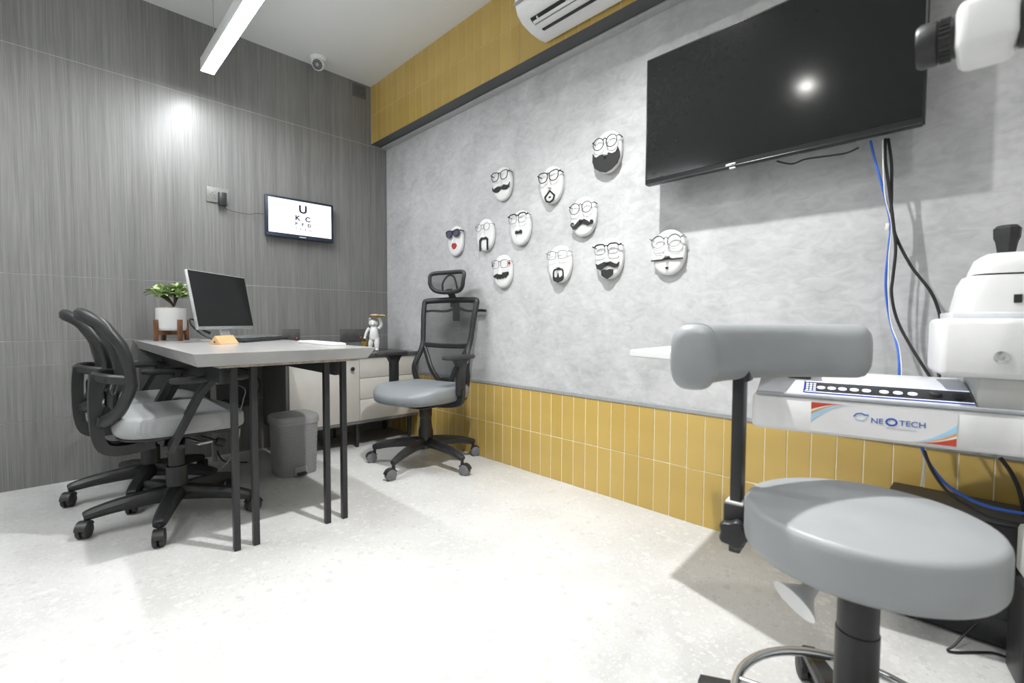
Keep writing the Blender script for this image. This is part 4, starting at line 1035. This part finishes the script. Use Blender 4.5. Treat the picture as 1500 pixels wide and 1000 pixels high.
obj('eye_mark', G().bar([(x, -.0016, z) for x, z in [(SX + .098, SZ + .052), (SX + .104, SZ + .060), (SX + .114, SZ + .0625), (SX + .124, SZ + .058), (SX + .130, SZ + .0595)]], .003, .001, up=(0, 1, 0)), M_DBLUE, st)
obj('eye_mark', G().bar([(x, -.0016, z) for x, z in [(SX + .099, SZ + .050), (SX + .107, SZ + .044), (SX + .117, SZ + .044), (SX + .127, SZ + .053)]], .0018, .001, up=(0, 1, 0)), M_DSKY, st)
# pedestal at the right hand end
obj('pedestal', G().bx(.70, .80, .0, .085, .37, .548, .008), M_PLASTG, t)
obj('pedestal_block', G().bx(.585, .84, -.02, .09, .25, .372, .012), M_PLASTG, t)
obj('pedestal_foot', G().bx(.575, .86, -.03, .09, .0, .25, .012), M_METBLK, t)
# raised white shelf at the left of the table on a short column
sh = [loc_u(p_) for p_ in ((2.590, -.602, 0), (2.935, -.700, 0), (2.985, -.300, 0), (2.560, -.230, 0))]
obj('shelf', G().prism([(p_.x, p_.y) for p_ in sh], .022, Matrix.Translation((0, 0, .748)), .003), M_PLAST, t, 30)
obj('shelf_column', G().bx(.085, .145, .10, .16, .69, .752, .004), M_METBLK, t)
obj('shelf_arm', G().bx(-.06, .15, .08, .18, .738, .749, .002), M_METBLK, t)

# ================================================================== slit lamp on the instrument table (its right half leaves the frame)
t = thing('slit_lamp', 'white slit lamp microscope with black joystick standing on instrument table', 'microscope', (UO.x, UO.y, 0), UA)
DS = 1.16
def on_front(px, py, yl):
    o_ = loc_u(CAM); d_ = loc_u(at_depth(px, py, 1.0)) - o_
    return o_ + d_ * ((yl - o_.y) / d_.y)
front_y = loc_u(at_depth(1376, 551, DS)).y
def blk(px, ytop, ybot, wid, dep, bev, name, m, d=DS, off=0):
    a = loc_u(at_depth(px, ybot, d)); b = loc_u(at_depth(px, ytop, d))
    return obj(name, G().bx(a.x, a.x + wid, a.y + off, a.y + off + dep, a.z, b.z, bev), m, t, 60)
blk(1430, 552, 602, .20, .16, .006, 'foot_block', M_PLASTG)
b1 = blk(1376, 466, 551, .32, .20, .014, 'base_box', M_PLAST)
q = on_front(1467, 523, front_y)
obj('bolt', G().lathe([(.0, -.002), (.014, -.002), (.014, .002), (.009, .004), (.004, .0045), (0, .003)], 24, Matrix.Translation((q.x, q.y - .001, q.z)) @ Matrix.Rotation(R(90), 4, 'X')), M_CHROME, b1)
a = loc_u(at_depth(1396, 466, DS))
blk(1396, 457, 467, .30, .16, .003, 'slide_rail', M_LBLUE, off=.02)
q0 = loc_u(at_depth(1407, 457, DS)); q1 = loc_u(at_depth(1427, 403, DS)); hh = q1.z - q0.z
obj('housing', G().loft(superell(.30, .17, 6, 40), [(1.0, 0), (1.0, hh * .1), (.93, hh * .75), (.86, hh)], T=Matrix.Translation((q0.x + .15, q0.y + .10, q0.z))), M_PLAST, t, 40)
q2 = loc_u(at_depth(1432, 371, DS))
obj('housing_gap', G().loft(superell(.24, .135, 6, 40), [(1, 0), (1, .006)], T=Matrix.Translation((q0.x + .155, q0.y + .10, q0.z + hh - .001))), M_PLBLK, t)
obj('upper_housing', G().loft(superell(.25, .15, 6, 40), [(1.0, 0), (.98, .012), (.90, .040), (.80, .050)], T=Matrix.Translation((q0.x + .155, q0.y + .10, q0.z + hh + .004))), M_PLAST, t, 40)
q3 = on_front(1491, 437, q0.y + .018); obj('window', G().box((q3.x, q3.y + .002, q3.z), (.014, .012, .020), .001), M_PLBLK, t)
q4 = loc_u(at_depth(1483, 372, DS))
zt_ = q0.z + hh + .052
obj('joystick', G().loft([(math.cos(k * PI / 4), math.sin(k * PI / 4)) for k in range(8)], [(.014, 0), (.016, .01), (.022, .048), (.026, .058), (.027, .082), (.020, .090)], T=Matrix.Translation((q4.x + .01, q4.y + .10, zt_ - .004))), M_PLBLK2, t, 25)
# microscope arm and video head (upper right corner)
hx = loc_u(at_depth(1560, 60, .64)); bx_ = loc_u(at_depth(1600, 420, DS))
obj('upright', G().box((bx_.x + .03, bx_.y + .16, (.88 + hx.z) / 2), (.05, .05, hx.z - .88), .006), M_PLASTG, t)
obj('swing_arm', G().bar([(bx_.x + .03, bx_.y + .16, hx.z - .02), (hx.x + .04, hx.y + .03, hx.z - .02)], .045, .05), M_PLASTG, t)
HY = -1.06
w0 = on_y(1398, 48, HY); w1 = on_y(1494, 48, HY); ln = w1.x - w0.x
hzb, hzt = on_y(1398, 78, HY).z, on_y(1398, 0, HY).z
hT = TUi @ Matrix.Translation((w0.x, HY, (hzb + hzt) / 2))
HH = hzt - hzb
vh = obj('video_head', G().put(G().box((ln / 2, .045, .0), (ln, .09, HH), .014, None, 3), hT), M_PLAST, t, 60)
obj('lens_barrel', G().lathe([(.0, -.042), (.027, -.042), (.030, -.038), (.030, -.020), (.027, -.018), (.027, .0), (.0, .002)], 32, hT @ Matrix.Translation((0, .04, .002)) @ Matrix.Rotation(R(90), 4, 'Y')), M_PLBLK, vh, 40)
g = G()
for k in range(26):
    a = 2 * PI * k / 26; g.put(G().box((-.011, .04 + .0278 * math.cos(a), .002 + .0278 * math.sin(a)), (.012, .0028, .0028)), hT)
obj('grip_ring', g, M_PLBLK2, vh)
obj('rear_tube', G().lathe([(.034, 0), (.036, .012), (.036, .07), (.030, .074)], 28, hT @ Matrix.Translation((ln, .045, .0)) @ Matrix.Rotation(R(90), 4, 'Y')), M_PLBLK, vh)

# ================================================================== black low cabinet behind the stool and floor cables
t = thing('equipment_box', 'low black equipment box on the floor against ochre wainscot', 'equipment box', (3.213, -.19, 0))
obj('case', G().bx(0, .85, 0, .170, .012, .335, .006), M_METBLK, t)
obj('lid', G().bx(-.004, .854, -.004, .172, .335, .350, .004), mat('dark_grey_lid', (.06, .06, .06), .5), t)
obj('plinth_groove', G().bx(.0, .85, -.001, .004, .085, .090), M_PLBLK, t)
for x in (.06, .79):
    for y in (.03, .14): obj('foot', G().cyl((x, y, 0), (x, y, .013), .014), M_PLBLK, t)
P = [(1350, 655), (1362, 680), (1385, 708), (1415, 728), (1450, 742), (1500, 752), (1540, 755)]
cable('network_cable', [tuple(on_y(x, y, yy)) for (x, y), yy in zip(P, (-.20, -.20, -.19, -.19, -.19, -.19, -.19))], .0045, M_BLUE, 'blue cable curving over the black equipment box')
P = [(1354, 660), (1366, 690), (1390, 722), (1420, 742), (1452, 758), (1500, 768), (1540, 772)]
cable('power_cable', [tuple(on_y(x, y, yy)) for (x, y), yy in zip(P, (-.21, -.21, -.21, -.21, -.21, -.21, -.21))], .004, M_CABLE, 'black cable running under the blue one over equipment box')
P = [(1352, 655), (1354, 672), (1353, 690), (1350, 712)]
cable('thin_cable', [tuple(on_y(x, y, -.16)) for (x, y) in P], .0032, M_CABLEW, 'short white cable dropping behind the stool to equipment box')
P = [(1465, 670), (1480, 690), (1492, 715), (1500, 745), (1503, 760)]
cable('power_cable', [tuple(on_y(x, y, -.12)) for (x, y) in P], .005, M_CABLE, 'thick black cable arching at the right edge under the instrument table')
P = [(1432, 912), (1412, 930), (1398, 945), (1388, 952), (1400, 955), (1430, 955), (1460, 957), (1500, 973)]
pts = [tuple(on_z(x, y, zz)) for (x, y), zz in zip(P, (.075, .045, .02, .006, .004, .004, .004, .004))]
cable('floor_cable', pts, .0028, M_CABLE, 'thin black cable lying bent on the floor by the black equipment box')
